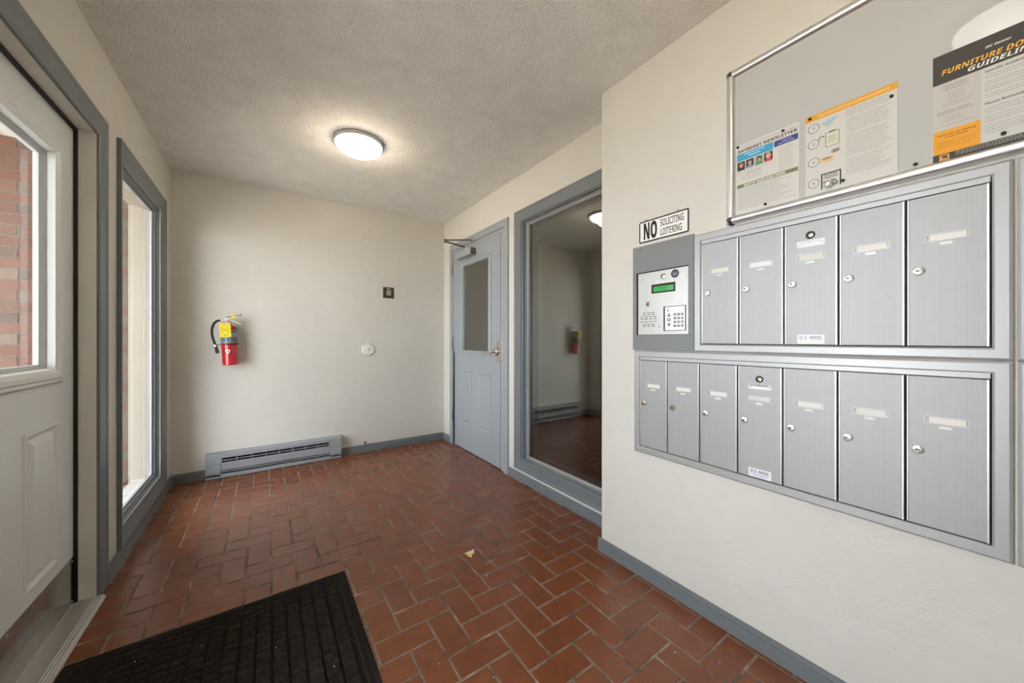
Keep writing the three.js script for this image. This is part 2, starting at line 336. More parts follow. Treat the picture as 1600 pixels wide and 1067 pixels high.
  for (const o of [-0.002, 0.008, 0.018]) part('ridge', box(A0 + 0.012, A1 - 0.012, 0.008, 0.0155, o, o + 0.0055, 0.002, 1), M.rail, th, 'bright worn ridge');
}

// ------------------------------------------------------------------ tall side windows in the left wall
function sidelight(name, label, z0, z1, order) {
  const a0 = -z1, a1 = -z0;                       // opening across
  const w = wallThing(name, label, 'window', 'left', XL, (a0 + a1) / 2, 0, null, 'structure', true);
  casingParts(w, a0 - 0.09, a1 + 0.09, 0.08, 2.11, M.trim, [[0, 0], [0, 0.017], [0.002, 0.019], [0.010, 0.019], [0.016, 0.0165], [0.04, 0.011], [0.044, 0.0112], [0.05, 0.0085], [0.082, 0.002], [0.0895, 0.0008], [0.0905, -0.006], [0.0905, -0.02], [0.08, -0.02]], false);
  mitred(a0 - 0.001, a1 + 0.001, 0.169, 2.021, [[0, -0.006], [0.004, -0.007], [0.008, -0.018], [0.022, -0.022], [0.026, -0.034], [0, -0.034]]).forEach((g) => part('window_stop', g, M.trim, w));
  mitred(a0 - 0.001, a1 + 0.001, 0.169, 2.021, [[0, -0.034], [0.031, -0.034], [0.034, -0.038], [0.030, -0.052], [0, -0.052]]).forEach((g) => part('sash', g, mat([0.26, 0.27, 0.28], 0.35), w, 'pale metal edge next to the glass'));
  part('pane', box(a0 + 0.02, a1 - 0.02, 0.19, 2.0, -0.042, -0.041), M.glass, w, 'clear glass');
  // outer reveal with its boards
  mitred(a0 - 0.001, a1 + 0.001, 0.14, 2.021, [[0, -0.052], [0.014, -0.052], [0.014, -0.1], [0.003, -0.1], [0, -0.155]]).forEach((g, i) => { if (i) part('outer_frame', g, M.outerPaint, w, 'tan outer frame board'); });
  for (const [p, q] of [[a1 - 0.0, a1 + 0.07], [a0 - 0.07, a0]]) part('outer_trim', box(p, q, 0.12, 2.1, -0.152, -0.139), M.outerPaint, w);
  part('outer_sill', (() => { const g = box(a0 - 0.05, a1 + 0.05, 0.07, 0.172, -0.20, -0.05), p = g.attributes.position; for (let i = 0; i < p.count; i++) if (p.getY(i) > 0.15 && p.getZ(i) < -0.19) p.setY(i, 0.125); g.computeVertexNormals(); return planarUV(g); })(), mat([0.30, 0.265, 0.225], 0.85, { map: concreteTone }), w, 'weathered outer sill');
}
sidelight('window_1', 'tall gray framed side window between outside door and far corner', SIDE1[0], SIDE1[1]);
sidelight('window_2', 'tall gray framed side window on the near side of the outside door', SIDE2[0], SIDE2[1]);

// ------------------------------------------------------------------ inner door in the right wall
{
  const d = wallThing('door_2', 'blue-gray painted inner door with half glass, lever and closer arm', 'door', 'right', XR, -3.02, 0, null, 'structure', true);
  const S0 = -3.489, S1 = -2.554, F = 0.004, BK = -0.04;
  const steel = [[0, -0.002], [0, 0.014], [0.003, 0.016], [0.062, 0.016], [0.066, 0.012], [0.066, 0.004], [0.105, 0.004], [0.105, -0.04], [0.118, -0.04], [0.118, -0.1], [0.02, -0.1]];
  casingParts(d, -3.557, -2.431, -0.2, 2.13, M.door, steel.map(([a, b]) => [a, b]), true);
  const L0 = -3.25, L1 = -2.752, LY0 = 0.997, LY1 = 1.875;
  const slab = part('slab', wallWithHoles(S0, S1, 0.008, 2.027, [[L0, L1, LY0, LY1]], (a, A, y, Y) => box(a, A, y, Y, BK, F)), M.door, d);
  mitred(L0 - 0.048, L1 + 0.048, LY0 - 0.038, LY1 + 0.03, [[0, F], [0.002, F + 0.006], [0.012, F + 0.008], [0.02, F + 0.004], [0.03, F + 0.01], [0.044, F + 0.008], [0.05, F - 0.012], [0, F - 0.012]]).forEach((g) => part('glazing_trim', g, M.door, slab));
  part('pane', box(L0 - 0.005, L1 + 0.005, LY0 - 0.005, LY1 + 0.005, F - 0.012, F - 0.011), M.mirrorGlass, slab, 'dark reflecting glass');
  for (const [a, A] of [[-3.329, -3.081], [-2.96, -2.719]]) {
    const p = part('raised_panel', chamfer(a + 0.032, A - 0.032, 0.292, 0.776, F - 0.002, F + 0.006, 0.012, 0.006), M.door, slab);
    for (const g of mitred(a, A, 0.26, 0.808, [[0, F], [0.002, F + 0.004], [0.01, F + 0.006], [0.02, F + 0.001], [0.026, F - 0.001]], false)) part('moulding', g, M.door, p);
  }
  for (const y of [1.853, 1.074, 0.304]) {
    const h = part('hinge', [rod([S0 - 0.004, y - 0.055, F + 0.012], [S0 - 0.004, y + 0.055, F + 0.012], 0.009, 12), rod([S0 - 0.004, y + 0.055, F + 0.012], [S0 - 0.004, y + 0.062, F + 0.012], 0.006, 10)], M.door, d);
    part('knuckle_gap', [box(S0 - 0.0135, S0 + 0.0055, y - 0.02, y - 0.017, F + 0.002, F + 0.0222), box(S0 - 0.0135, S0 + 0.0055, y + 0.017, y + 0.02, F + 0.002, F + 0.0222)], M.black, h);
  }
  const pl = part('guard_plate', box(-2.612, -2.528, 0.925, 1.105, F, F + 0.004, 0.002, 1), M.steel, d, 'worn metal latch guard plate');
  for (const [a, y] of [[-2.592, 1.088], [-2.592, 0.942], [-2.545, 1.088], [-2.545, 0.942]]) part('bolt', disc(a, y, F + 0.004, F + 0.008, 0.006, 12, 0.002), M.chrome, pl);
  const lev = part('lever_handle', [disc(-2.625, 1.01, F + 0.004, F + 0.02, 0.036, 28, 0.006), rod([-2.625, 1.01, F + 0.015], [-2.625, 1.01, F + 0.058], 0.014, 16), bar([-2.615, 1.01, F + 0.058], [-2.745, 1.006, F + 0.055], 0.021, 0.014, 0.006)], M.steel, d, 'brushed metal lever handle');
  part('key_cylinder', disc(-2.625, 1.01, F + 0.055, F + 0.07, 0.012, 16, 0.002), M.chrome, lev);
  // door closer with its folded arm
  const cl = part('closer_body', box(-3.30, -2.99, 1.928, 1.995, F, F + 0.062, 0.004), M.door, d, 'gray painted closer box');
  part('end_cap', box(-2.99, -2.984, 1.93, 1.993, F + 0.002, F + 0.06, 0.002, 1), mat([0.13, 0.11, 0.095], 0.5), cl, 'brown closer end cap');
  part('spindle', rod([-3.13, 1.99, F + 0.03], [-3.13, 2.03, F + 0.03], 0.013, 14), M.steel, cl);
  const armMat = mat([0.10, 0.095, 0.085], 0.4, { metalness: 0.4 });
  part('closer_arm', [bar([-3.13, 2.022, F + 0.03], [-3.225, 2.075, 0.215], 0.02, 0.007, 0.002)], armMat, d, 'dark closer arm');
  part('closer_arm', [bar([-3.225, 2.088, 0.215], [-3.02, 2.072, 0.03], 0.018, 0.007, 0.002), rod([-3.225, 2.065, 0.215], [-3.225, 2.098, 0.215], 0.011, 14)], armMat, d, 'dark closer arm');
  part('arm_shoe', box(-3.045, -2.995, 2.05, 2.09, 0.016, 0.034, 0.003), M.steel, d);
}

// ------------------------------------------------------------------ interior window in the right wall
{
  const w = wallThing('window_3', 'tall interior window with gray frame and dark reflecting glass', 'window', 'right', XR, -1.82, 0, null, 'structure', true);
  const a0 = WIN2[0], a1 = WIN2[1];
  casingParts(w, a0 - 0.093, a1 + 0.093, 0.087, 2.138, M.trim, [[0, 0], [0, 0.011], [0.004, 0.015], [0.016, 0.015], [0.022, 0.012], [0.078, 0.012], [0.084, 0.014], [0.092, 0.012], [0.094, 0]], false);
  mitred(a0 - 0.001, a1 + 0.001, 0.164, 2.051, [[0, 0.004], [0.006, 0.004], [0.012, 0.0], [0.014, -0.022], [0.024, -0.024], [0.027, -0.04], [0.027, -0.05], [0, -0.05]]).forEach((g) => part('window_frame', g, M.trim, w));
  mitred(a0 + 0.026, a1 - 0.026, 0.19, 2.025, [[0, -0.026], [0.003, -0.026], [0.01, -0.04], [0.01, -0.045], [0, -0.045]]).forEach((g) => part('glazing_bead', g, M.aluFrame, w, 'thin bright glazing bead'));
  part('pane', box(a0 + 0.02, a1 - 0.02, 0.185, 2.03, -0.046, -0.045), M.mirrorGlass, w, 'dark reflecting glass');
  part('pane', box(a0 + 0.02, a1 - 0.02, 0.185, 2.03, -0.066, -0.065), M.mirrorGlass, w, 'dark reflecting glass');
  mitred(a0 - 0.001, a1 + 0.001, 0.164, 2.051, [[0, -0.06], [0.03, -0.06], [0.03, -0.14], [0, -0.14]]).forEach((g) => part('window_frame', g, M.trim, w));
}

// ------------------------------------------------------------------ hall behind the interior window
{
  const hw = M.wall;
  structure('wall_hall', box(3.95, 4.05, -0.06, CEIL + 0.08, ZB - 0.14, 0.9), hw, 'beige wall of the dim hall behind the interior window', 'wall');
  structure('wall_hall_end', box(XR + 0.13, 3.95, -0.06, CEIL + 0.08, 0.8, 0.9), hw, 'beige end wall of the dim hall', 'wall');
  structure('floor_hall', box(XR, 3.95, -0.06, 0, ZB, 0.8), mat([0.045, 0.04, 0.037], 0.95, { map: carpetTone, bumpMap: carpetBump, bumpScale: 0.004 }), 'dark carpet of the hall behind the interior window', 'floor');
  structure('ceiling_hall', box(XR + 0.131, 3.95, CEIL, CEIL + 0.08, ZB, 0.8), M.ceiling, 'textured ceiling of the hall behind the interior window', 'ceiling');
  structure('trim_2', box(XR + 0.13, 3.95, 0.80, 0.85, ZB, ZB + 0.018, 0.005), M.wall, 'chair rail along the hall wall behind the interior window', 'chair rail');
}

// ------------------------------------------------------------------ ceiling lamps
function ceilingLamp(x, z, label, power = LAMP_POWER) {
  const L = floorThing('ceiling_lamp', label, 'ceiling lamp', x, CEIL, z, 0, 'flush ceiling lamps');
  part('base_ring', lathe([[0.05, 0], [0.147, 0], [0.149, -0.004], [0.149, -0.018], [0.144, -0.024], [0.12, -0.024], [0.05, -0.02]].reverse(), 48), mat([0.62, 0.60, 0.57], 0.45), L, 'pale metal ring');
  const pts = []; for (let k = 0; k <= 14; k++) { const a = k / 14 * Math.PI / 2; pts.push([0.143 * Math.sin(a) + 0.0001, -0.024 - 0.062 * Math.cos(a)]); } pts.push([0.12, -0.0235], [0.0001, -0.0235]);
  const glow = mat([0.85, 0.84, 0.80], 0.3, { emissive: rgb(1.0, 0.965, 0.90), emissiveIntensity: LAMP_GLOW });
  part('diffuser', lathe(pts, 48), glow, L, 'glowing white glass bowl');
  const clip = mat([0.55, 0.53, 0.5], 0.3, { metalness: 0.6 });
  for (const a of [0.6, 2.7, 4.8]) part('clip', bar([0.146 * Math.cos(a), -0.014, 0.146 * Math.sin(a)], [0.128 * Math.cos(a), -0.048, 0.128 * Math.sin(a)], 0.010, 0.003), clip, L);
  const p = new THREE.PointLight(rgb(...LAMP_TINT), power, 0, 2); p.position.set(0, -0.056, 0); p.castShadow = true; p.shadow.radius = 3.4; p.shadow.bias = -0.001; L.add(p);
  return L;
}
ceilingLamp(2.9, -1.1, 'added unseen bowl lamp that brightens the hall behind the interior window', 0.35);  // added lamp out of view, lifts the brightness through the interior window
ceilingLamp(0.505, -2.50, 'round glowing bowl lamp on the ceiling before the extinguisher wall');
ceilingLamp(0.47, -0.035, 'round glowing bowl lamp on the ceiling before the mailboxes');

// ------------------------------------------------------------------ mailboxes
const ink = '#27272b';
const usMail = canvasTex(512, 230, (g, w, h) => { g.fillStyle = '#eceaf0'; g.fillRect(0, 0, w, h); fitText(g, 'U.S. MAIL', 40, 108, 430, 76, 'bold SIZE sans-serif', '#3d4468'); g.strokeStyle = '#3d4468'; dashes(g, 40, 130, 440, 2, 26, '#6f76a8', 9, 0.05); dashes(g, 110, 186, 300, 1, 26, '#6f76a8', 9, 0.05); });
const usMail2 = canvasTex(512, 230, (g, w, h) => { g.fillStyle = '#efeef0'; g.fillRect(0, 0, w, h); g.strokeStyle = '#c9c9cf'; g.lineWidth = 6; g.strokeRect(6, 6, w - 12, h - 12); fitText(g, 'U.S. MAIL', 40, 118, 430, 82, 'bold SIZE sans-serif', '#7d7f8f'); dashes(g, 40, 140, 440, 2, 30, '#b3b5c2', 8, 0.05); });
const maker = canvasTex(512, 150, (g, w, h) => { g.fillStyle = '#c9c9c8'; g.fillRect(0, 0, w, h); fitText(g, 'FLORENCE', 60, 62, 390, 44, 'bold SIZE serif', '#2c2c2e'); g.fillStyle = '#f2f2f2'; g.fillRect(0, 84, w, 52); dashes(g, 10, 76, 60, 2, 24, '#4a4a4c', 8, 0); dashes(g, 460, 96, 45, 1, 20, '#4a4a4c', 8, 0); });
const maker2 = canvasTex(512, 150, (g, w, h) => { g.fillStyle = '#e6e4ea'; g.fillRect(0, 0, w, h); fitText(g, 'FLORENCE', 60, 66, 390, 50, 'SIZE serif', '#b9b8bd'); dashes(g, 8, 90, 70, 2, 22, '#a4a2a9', 8, 0); dashes(g, 430, 60, 70, 2, 26, '#a4a2a9', 8, 0); });
const sheet = (map, rough = 0.5) => mat([1, 1, 1], rough, { map });
const nameCard = mat([0.80, 0.775, 0.72], 0.55), nameCardOld = mat([0.72, 0.685, 0.61], 0.55);
const lens = mat([0.9, 0.9, 0.9], 0.12, { transmission: 0.6, thickness: 0, ior: 1.4 });
const slotMat = mat([0.56, 0.56, 0.56], 0.4, { metalness: 0.4 }), rust = mat([0.30, 0.22, 0.16], 0.5, { metalness: 0.5 }), brass = mat([0.62, 0.52, 0.36], 0.3, { metalness: 1 });
const keyMat = mat([0.03, 0.028, 0.026], 0.5), lockMat = mat([0.84, 0.83, 0.80], 0.26, { metalness: 0.75 });
function mailboxBank(label, a0, a1, y0, y1, doors, opt) {
  const o = wallThing('mailbox_bank', label, 'mailboxes', 'right', XM, (a0 + a1) / 2, y0, 'built-in mailbox banks');
  const inA0 = a0 + 0.031, inA1 = a1 - 0.031, inY0 = y0 + 0.031, inY1 = y1 - 0.028;
  mitred(a0, a1, y0, y1, [[0, 0], [0, 0.008], [0.003, 0.011], [0.006, 0.013], [0.026, 0.013], [0.029, 0.011], [0.0305, 0.009], [0.0305, 0.001]]).forEach((g) => part('frame', g, M.aluFrame, o, 'mitred aluminum frame strip'));
  part('gap_shade_backing', box(a0 + 0.02, a1 - 0.02, y0 + 0.02, y1 - 0.02, 0, 0.002), M.black, o, 'black backing that stands for shade in the gaps around the doors');  // black sheet painted as the shade in the door gaps
  part('header', box(inA0 + 0.001, inA1 - 0.001, inY1 - 0.016, inY1, 0.002, 0.0105, 0.0015, 1), M.aluFrame, o);
  const w = (inA1 - inA0) / doors, yb = inY0 + 0.003, yt = inY1 - 0.018;
  for (let k = 0; k < doors; k++) {
    const p = inA0 + k * w, q = p + w, tight = opt.tight?.includes(k);
    const d = part('door', chamfer(p + 0.002 + (k && !tight ? 0.0008 : 0.0003), q - 0.0026, yb, yt, 0.002, 0.0098, 0.0012, 0.0008), M.alu, o);
    part('edge_strip', [box(q - 0.0075, q - 0.0026, yb, yt, 0.0095, 0.0125, 0.0012, 1), box(p + 0.0022, p + 0.0055, yb, yt, 0.0095, 0.0115, 0.001, 1)], M.rail, d, 'bright door edge');
    const s0 = p + 0.036, s1 = s0 + 0.0705, sy = y0 + 0.3295 - 0.0175, card = opt.blank === k ? slotMat : opt.old?.includes(k) ? nameCardOld : nameCard;
    part('name_slot', mitred(s0 - 0.002, s1 + 0.002, sy - 0.0015, sy + 0.0185, [[0, 0.0098], [0, 0.0112], [0.0015, 0.0112], [0.003, 0.0098]], false), slotMat, d);
    part('name_card', plate(s0 + (opt.blank === k ? 0 : 0.006), s1 - 0.003, sy + 0.001, sy + 0.016, 0.0098, 0.0006), card, d, 'blank name card');
    const tx = p + 0.0595; part('number_tab', [box(tx, tx + 0.021, sy - 0.0185 + 0.006, sy - 0.006, 0.0098, 0.0106)], opt.dull?.includes(k) ? slotMat : nameCard, d);
    const lx = p + 0.0225, ly = y0 + 0.2365, lm = opt.rusty === k ? rust : opt.brassy === k ? brass : lockMat;
    const lk = part('lock', disc(lx, ly, 0.0098, 0.0155, 0.0118, 24, 0.0025), lm, d, opt.rusty === k ? 'rusty brown lock' : 'bright round lock');
    part('keyhole', [box(lx - 0.006, lx + 0.0035, ly - 0.0016, ly + 0.0016, 0.0154, 0.0159), disc(lx - 0.0012, ly, 0.0154, 0.0158, 0.0028, 12)], keyMat, d);
    if (opt.master === k) {
      const mx = p + 0.071, my = y0 + 0.391;
      part('master_lock', join([disc(mx, my, 0.0098, 0.0125, 0.0125, 24, 0.002)]), keyMat, d, 'black postal lock');
      part('master_lock_core', [disc(mx + 0.002, my - 0.001, 0.012, 0.0145, 0.0065, 18, 0.001)], brass, d, 'brass lock core');
      part('maker_plate', plate(p + 0.035, p + 0.108, y0 + 0.3535, y0 + 0.3745, 0.0098, 0.0005), sheet(opt.makerMap, 0.35), d, 'small maker label');
      part('postal_label', plate(p + 0.036, p + 0.107, yb + 0.002, yb + 0.0335, 0.0098, 0.0005), sheet(opt.mailMap, 0.4), d, 'white label with blue print');
    }
  }
  return o;
}
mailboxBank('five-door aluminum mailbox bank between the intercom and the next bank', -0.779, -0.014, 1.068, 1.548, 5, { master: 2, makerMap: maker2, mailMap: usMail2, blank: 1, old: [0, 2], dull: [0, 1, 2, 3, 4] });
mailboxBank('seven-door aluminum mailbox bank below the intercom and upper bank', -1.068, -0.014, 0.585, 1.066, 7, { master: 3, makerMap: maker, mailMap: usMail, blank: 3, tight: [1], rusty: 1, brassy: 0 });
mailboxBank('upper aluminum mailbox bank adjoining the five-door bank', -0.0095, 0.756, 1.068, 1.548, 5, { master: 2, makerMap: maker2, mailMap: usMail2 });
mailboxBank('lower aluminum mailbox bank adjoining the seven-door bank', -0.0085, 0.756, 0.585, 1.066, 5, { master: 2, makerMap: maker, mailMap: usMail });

// ------------------------------------------------------------------ intercom
{
  const o = wallThing('intercom', 'door entry intercom with green display set in a gray panel', 'intercom', 'right', XM, -0.929, 1.068);
  const gray = mat([0.215, 0.22, 0.225], 0.45, { bumpMap: peel, bumpScale: 0.0004 });
  part('panel', wallWithHoles(-1.0755, -0.7805, 1.0685, 1.557, [[-1.056, -0.802, 1.139, 1.433]], (a, A, y, Y) => box(a, A, y, Y, 0, 0.009)), gray, o, 'gray painted surround');
  part('recess', box(-1.058, -0.80, 1.137, 1.435, 0.0, 0.0015), M.black, o);
  for (const [a, y] of [[-1.037, 1.542], [-1.026, 1.541], [-1.028, 1.549]]) part('screw_hole', disc(a, y, 0.0088, 0.0093, 0.0022, 8), M.black, o);
  const face = part('face_plate', chamfer(-1.047, -0.8025, 1.1405, 1.428, 0.0015, 0.0085, 0.001, 0.001), mat([0.64, 0.625, 0.595], 0.36, { metalness: 0.3, map: brushedTone }), o, 'brushed pale metal face');
  part('display_bezel', chamfer(-0.975, -0.860, 1.3285, 1.369, 0.008, 0.011, 0.002, 0.001), M.black, face);
  const lcd = canvasTex(512, 128, (g, w, h) => { g.fillStyle = '#37b24a'; g.fillRect(0, 0, w, h); dashes(g, 150, 34, 220, 1, 20, '#14602a', 16, 0); dashes(g, 180, 80, 150, 1, 20, '#14602a', 14, 0); });
  part('display', plate(-0.964, -0.866, 1.3345, 1.358, 0.011, 0.0006), mat([0.35, 0.35, 0.35], 0.25, { map: lcd, emissive: rgb(1, 1, 1), emissiveMap: lcd, emissiveIntensity: 0.55 }), face, 'green lit display');
  const lt = canvasTex(512, 64, (g, w, h) => { g.fillStyle = '#dcd9d1'; g.fillRect(0, 0, w, h); 'LINEAR'.split('').forEach((c, i) => fitText(g, c, 30 + i * 82, 50, 36, 38, 'SIZE sans-serif', '#9b928a')); });
  part('nameplate', plate(-0.958, -0.873, 1.372, 1.384, 0.0085, 0.0003), sheet(lt, 0.4), face);
  const kl = part('key_lock', disc(-0.916, 1.4005, 0.008, 0.0125, 0.0125, 24, 0.002), M.chrome, face);
  part('key_slot', [disc(-0.916, 1.4005, 0.0122, 0.0135, 0.0075, 18, 0.001), box(-0.9175, -0.9145, 1.396, 1.405, 0.0133, 0.0138)], M.steel, kl);
  const st = canvasTex(256, 256, (g) => { g.fillStyle = '#1b1a26'; g.fillRect(0, 0, 256, 256); dashes(g, 50, 84, 160, 2, 26, '#8d8fb2', 12, 0); dashes(g, 60, 150, 140, 1, 26, '#c9c9d8', 16, 0); dashes(g, 80, 186, 90, 1, 26, '#6d6f96', 10, 0); });
  const sg = new THREE.CircleGeometry(0.0185, 28); sg.translate(-0.8615, 1.4045, 0.0088);
  part('service_sticker', sg, sheet(st, 0.3), face, 'round dark service sticker');
  const ob = part('call_button', disc(-0.992, 1.282, 0.008, 0.0115, 0.0115, 22, 0.002), M.steel, face);
  part('button_center', [disc(-0.992, 1.282, 0.0113, 0.0122, 0.008, 18), ], mat([0.14, 0.13, 0.12], 0.4), ob);
  const slots = [];
  [[1.2415, 3, 0], [1.2325, 3, 0], [1.2225, 4, 1], [1.2135, 4, 1], [1.2005, 4, 1], [1.188, 3, 0], [1.1795, 3, 0]].forEach(([y, n, wide]) => { for (let k = 0; k < n; k++) { const a = -1.0335 + (wide ? 0 : 0.0125) + k * 0.0225; slots.push(box(a, a + 0.0165, y - 0.0014, y + 0.0014, 0.0083, 0.0088)); } });
  slots.forEach((g) => part('speaker_slot', g, keyMat, face));
  part('microphone', disc(-0.937, 1.1755, 0.0083, 0.0089, 0.0025, 10), keyMat, face);
  for (const [a, y] of [[-1.022, 1.398], [-0.826, 1.386]]) part('hook', disc(a, y, 0.0083, 0.0095, 0.003, 10), M.steel, face);
  const pad = part('keypad', join([box(-0.9155, -0.812, 1.1565, 1.2645, 0.0082, 0.0095, 0.006, 3)]), keyMat, face, 'black rimmed keypad');
  part('keypad_plate', box(-0.9075, -0.8155, 1.1585, 1.262, 0.009, 0.0112, 0.005, 3), mat([0.62, 0.61, 0.59], 0.3, { metalness: 0.4 }), pad);
  for (let r = 0; r < 4; r++) for (let c = 0; c < 3; c++) part('key', chamfer(-0.8665 + c * 0.0165, -0.8555 + c * 0.0165, 1.2215 - r * 0.0163, 1.2325 - r * 0.0163, 0.011, 0.0145, 0.0015, 0.001), mat([0.30, 0.29, 0.275], 0.35, { metalness: 0.3 }), pad);
  part('key', [disc(-0.8875, 1.2475, 0.011, 0.0142, 0.0072, 18, 0.001)], M.steel, pad, 'round star key');
  const tri = (y, up) => { const s = new THREE.Shape(); s.moveTo(-0.0085, up ? -0.006 : 0.006); s.lineTo(0.0085, up ? -0.006 : 0.006); s.lineTo(0, up ? 0.0075 : -0.0075); return new THREE.ExtrudeGeometry(s, { depth: 0.003, bevelEnabled: false }).translate(-0.8875, y, 0.011); };
  part('key', tri(1.2255, true), mat([0.2, 0.19, 0.18], 0.35), pad, 'triangle key up');
  part('key', [new THREE.TorusGeometry(0.0062, 0.0018, 8, 20).translate(-0.8875, 1.205, 0.0125)], mat([0.2, 0.19, 0.18], 0.35), pad, 'ring key');
  part('key', tri(1.183, false), mat([0.2, 0.19, 0.18], 0.35), pad, 'triangle key down');
}

// ------------------------------------------------------------------ NO SOLICITING sign
{
  const o = wallThing('sign', 'white sign with black border reading NO SOLICITING LOITERING', 'sign', 'right', XM, -0.9235, 1.572);
  const t = canvasTex(1024, 430, (g, w, h) => {
    g.fillStyle = '#f1efec'; g.fillRect(0, 0, w, h); g.strokeStyle = '#15120f'; g.lineWidth = 26; g.beginPath(); g.roundRect(15, 15, w - 30, h - 30, 22); g.stroke();
    fitText(g, 'NO', 92, 366, 312, 312, 'bold SIZE sans-serif', '#15120f', 'left', 4);
    fitText(g, 'SOLICITING', 462, 190, 470, 124, 'SIZE sans-serif', '#1d1a17', 'left', 3); fitText(g, 'LOITERING', 462, 362, 436, 122, 'SIZE sans-serif', '#1d1a17', 'left', 3);
  });
  part('sign_face', plate(-1.045, -0.802, 1.572, 1.674, 0.0005, 0.003), sheet(t, 0.35), o);
  for (const a of [-1.008, -0.852]) part('screw', [disc(a, 1.678, 0, 0.005, 0.004, 12, 0.001)], M.steel, o);
}

// ------------------------------------------------------------------ bulletin board with its papers and magnets
const WB = 0.012;                                  // front of the whiteboard, off the wall
{
  const o = wallThing('bulletin_board', 'large glossy whiteboard with rounded silver frame and black corners', 'bulletin board', 'right', XM, 0, 1.553);
  const a0 = -0.650, a1 = 0.60, y0 = 1.556, y1 = 2.135;
  part('board', box(a0 + 0.015, a1 - 0.015, y0 + 0.015, y1 - 0.012, 0, WB), mat([0.50, 0.50, 0.48], 0.6, { clearcoat: 1, clearcoatRoughness: 0.025 }), o, 'glossy white writing surface');
  const round = (w, h, n = 9) => { const p = [[0, 0]]; for (let k = 0; k <= n; k++) { const t = Math.PI - k / n * Math.PI; p.push([w / 2 + w / 2 * Math.cos(t), 0.010 + (h - 0.010) * Math.sin(t)]); } p.push([w, 0.006]); return p; };
  const sides = mitred(a0, a1, y0, y1, round(0.030, 0.025));
  const smooth = (g) => toCreasedNormals(g, 0.7);
  sides.forEach((g) => part('frame_rail', smooth(g), M.rail, o, 'rounded brushed aluminum rail'));
  for (const [a, y, sx, sy] of [[a0, y0, 1, 1], [a0, y1, 1, -1], [a1, y0, -1, 1], [a1, y1, -1, -1]]) {
    const g = new THREE.SphereGeometry(1, 20, 14); g.scale(0.0185, 0.0205, 0.0265); const p = g.attributes.position;
    for (let i = 0; i < p.count; i++) p.setZ(i, Math.max(0, p.getZ(i)));
    g.computeVertexNormals(); g.translate(a + sx * 0.0155, y + sy * 0.0165, 0.0005); part('corner_cap', g, mat([0.035, 0.037, 0.04], 0.35), o, 'rounded black corner cap');
  }
  const lk = part('cam_lock', [disc(-0.349, 1.606, WB, WB + 0.022, 0.0125, 24, 0.003)], M.chrome, o, 'small round chrome lock');
  part('lock_face', [new THREE.TorusGeometry(0.009, 0.0022, 8, 24).translate(-0.349, 1.606, WB + 0.0225), box(-0.3505, -0.3475, 1.599, 1.613, WB + 0.022, WB + 0.0235)], M.steel, lk);
}
function paper(name, label, a0, a1, y0, y1, w, h, draw) {
  const o = wallThing(name, label, 'paper', 'right', XM, (a0 + a1) / 2, y0);
  part('sheet', plate(a0, a1, y0, y1, WB + 0.0006, 0.0007), sheet(canvasTex(w, h, draw), 0.55), o);
}
const PW = '#cfccc6';
paper('newsletter', 'printed newsletter with four small portrait photos and blue headings', -0.6165, -0.424, 1.584, 1.842, 800, 1040, (g, w, h) => {
  g.fillStyle = PW; g.fillRect(0, 0, w, h);
  const Y = (y) => (1.842 - y) / 0.258 * h, X = (z) => (z + 0.622) / 0.198 * w;
  g.fillStyle = '#55524e'; g.fillRect(20, Y(1.832), 640, 3); dashes(g, 690, Y(1.830), 100, 1, 20, '#6a665f', 8, 0);
  fitText(g, 'BAYBERRY NEWSLETTER', 24, Y(1.812), 752, 44, 'bold SIZE sans-serif', '#1f1c1a');
  g.fillStyle = '#3f9ec4'; g.fillRect(14, Y(1.808), 478, Y(1.781) - Y(1.808)); dashes(g, 120, Y(1.803), 270, 1, 20, '#c4e2ee', 14, 0.05); dashes(g, 180, Y(1.794), 150, 1, 20, '#c4e2ee', 14, 0);
  g.fillStyle = '#3a3f86'; g.fillRect(506, Y(1.806), 280, Y(1.786) - Y(1.806)); dashes(g, 590, Y(1.802), 120, 1, 20, '#b9bce0', 13, 0); dashes(g, 555, Y(1.794), 190, 1, 20, '#b9bce0', 13, 0);
  const ph = [[20, '#3b2a24', '#8a4f3f', '#c08d78', '#2c2d38'], [140, '#40323c', '#5b4a50', '#b99a90', '#8d90a6'], [262, '#7fa08a', '#3a2420', '#c78a70', '#4f8a6c'], [380, '#3a2a22', '#d8a08a', '#d69a86', '#c8474c']];
  for (const [x, bgc, hair, skin, cloth] of ph) {
    const y = Y(1.778), hh = Y(1.746) - y; g.save(); g.beginPath(); g.rect(x, y, 106, hh); g.clip();
    g.fillStyle = bgc; g.fillRect(x, y, 106, hh); g.fillStyle = cloth; g.beginPath(); g.ellipse(x + 53, y + hh, 54, 42, 0, 0, 7); g.fill();
    g.fillStyle = hair; g.beginPath(); g.ellipse(x + 53, y + 48, 34, 42, 0, 0, 7); g.fill(); g.fillStyle = skin; g.beginPath(); g.ellipse(x + 53, y + 58, 24, 30, 0, 0, 7); g.fill(); g.restore();
  }
  dashes(g, 560, Y(1.776), 190, 16, 22, '#8d8a85', 4, 0.35); dashes(g, 20, Y(1.741), 430, 2, 20, '#8d8a85', 4, 0.1); dashes(g, 140, Y(1.731), 200, 1, 20, '#4d4a46', 7, 0);
  dashes(g, 70, Y(1.724), 330, 4, 21, '#7d7a75', 4, 0.2);
  g.fillStyle = '#6f7a55'; g.fillRect(16, Y(1.694), 770, Y(1.681) - Y(1.694)); fitText(g, 'RECAP OF MAJOR WORK ORDERS', 110, Y(1.683), 530, 36, 'bold SIZE sans-serif', '#e4e5da');
  dashes(g, 30, Y(1.676), 730, 15, 21, '#77736e', 4.5, 0.3);
});
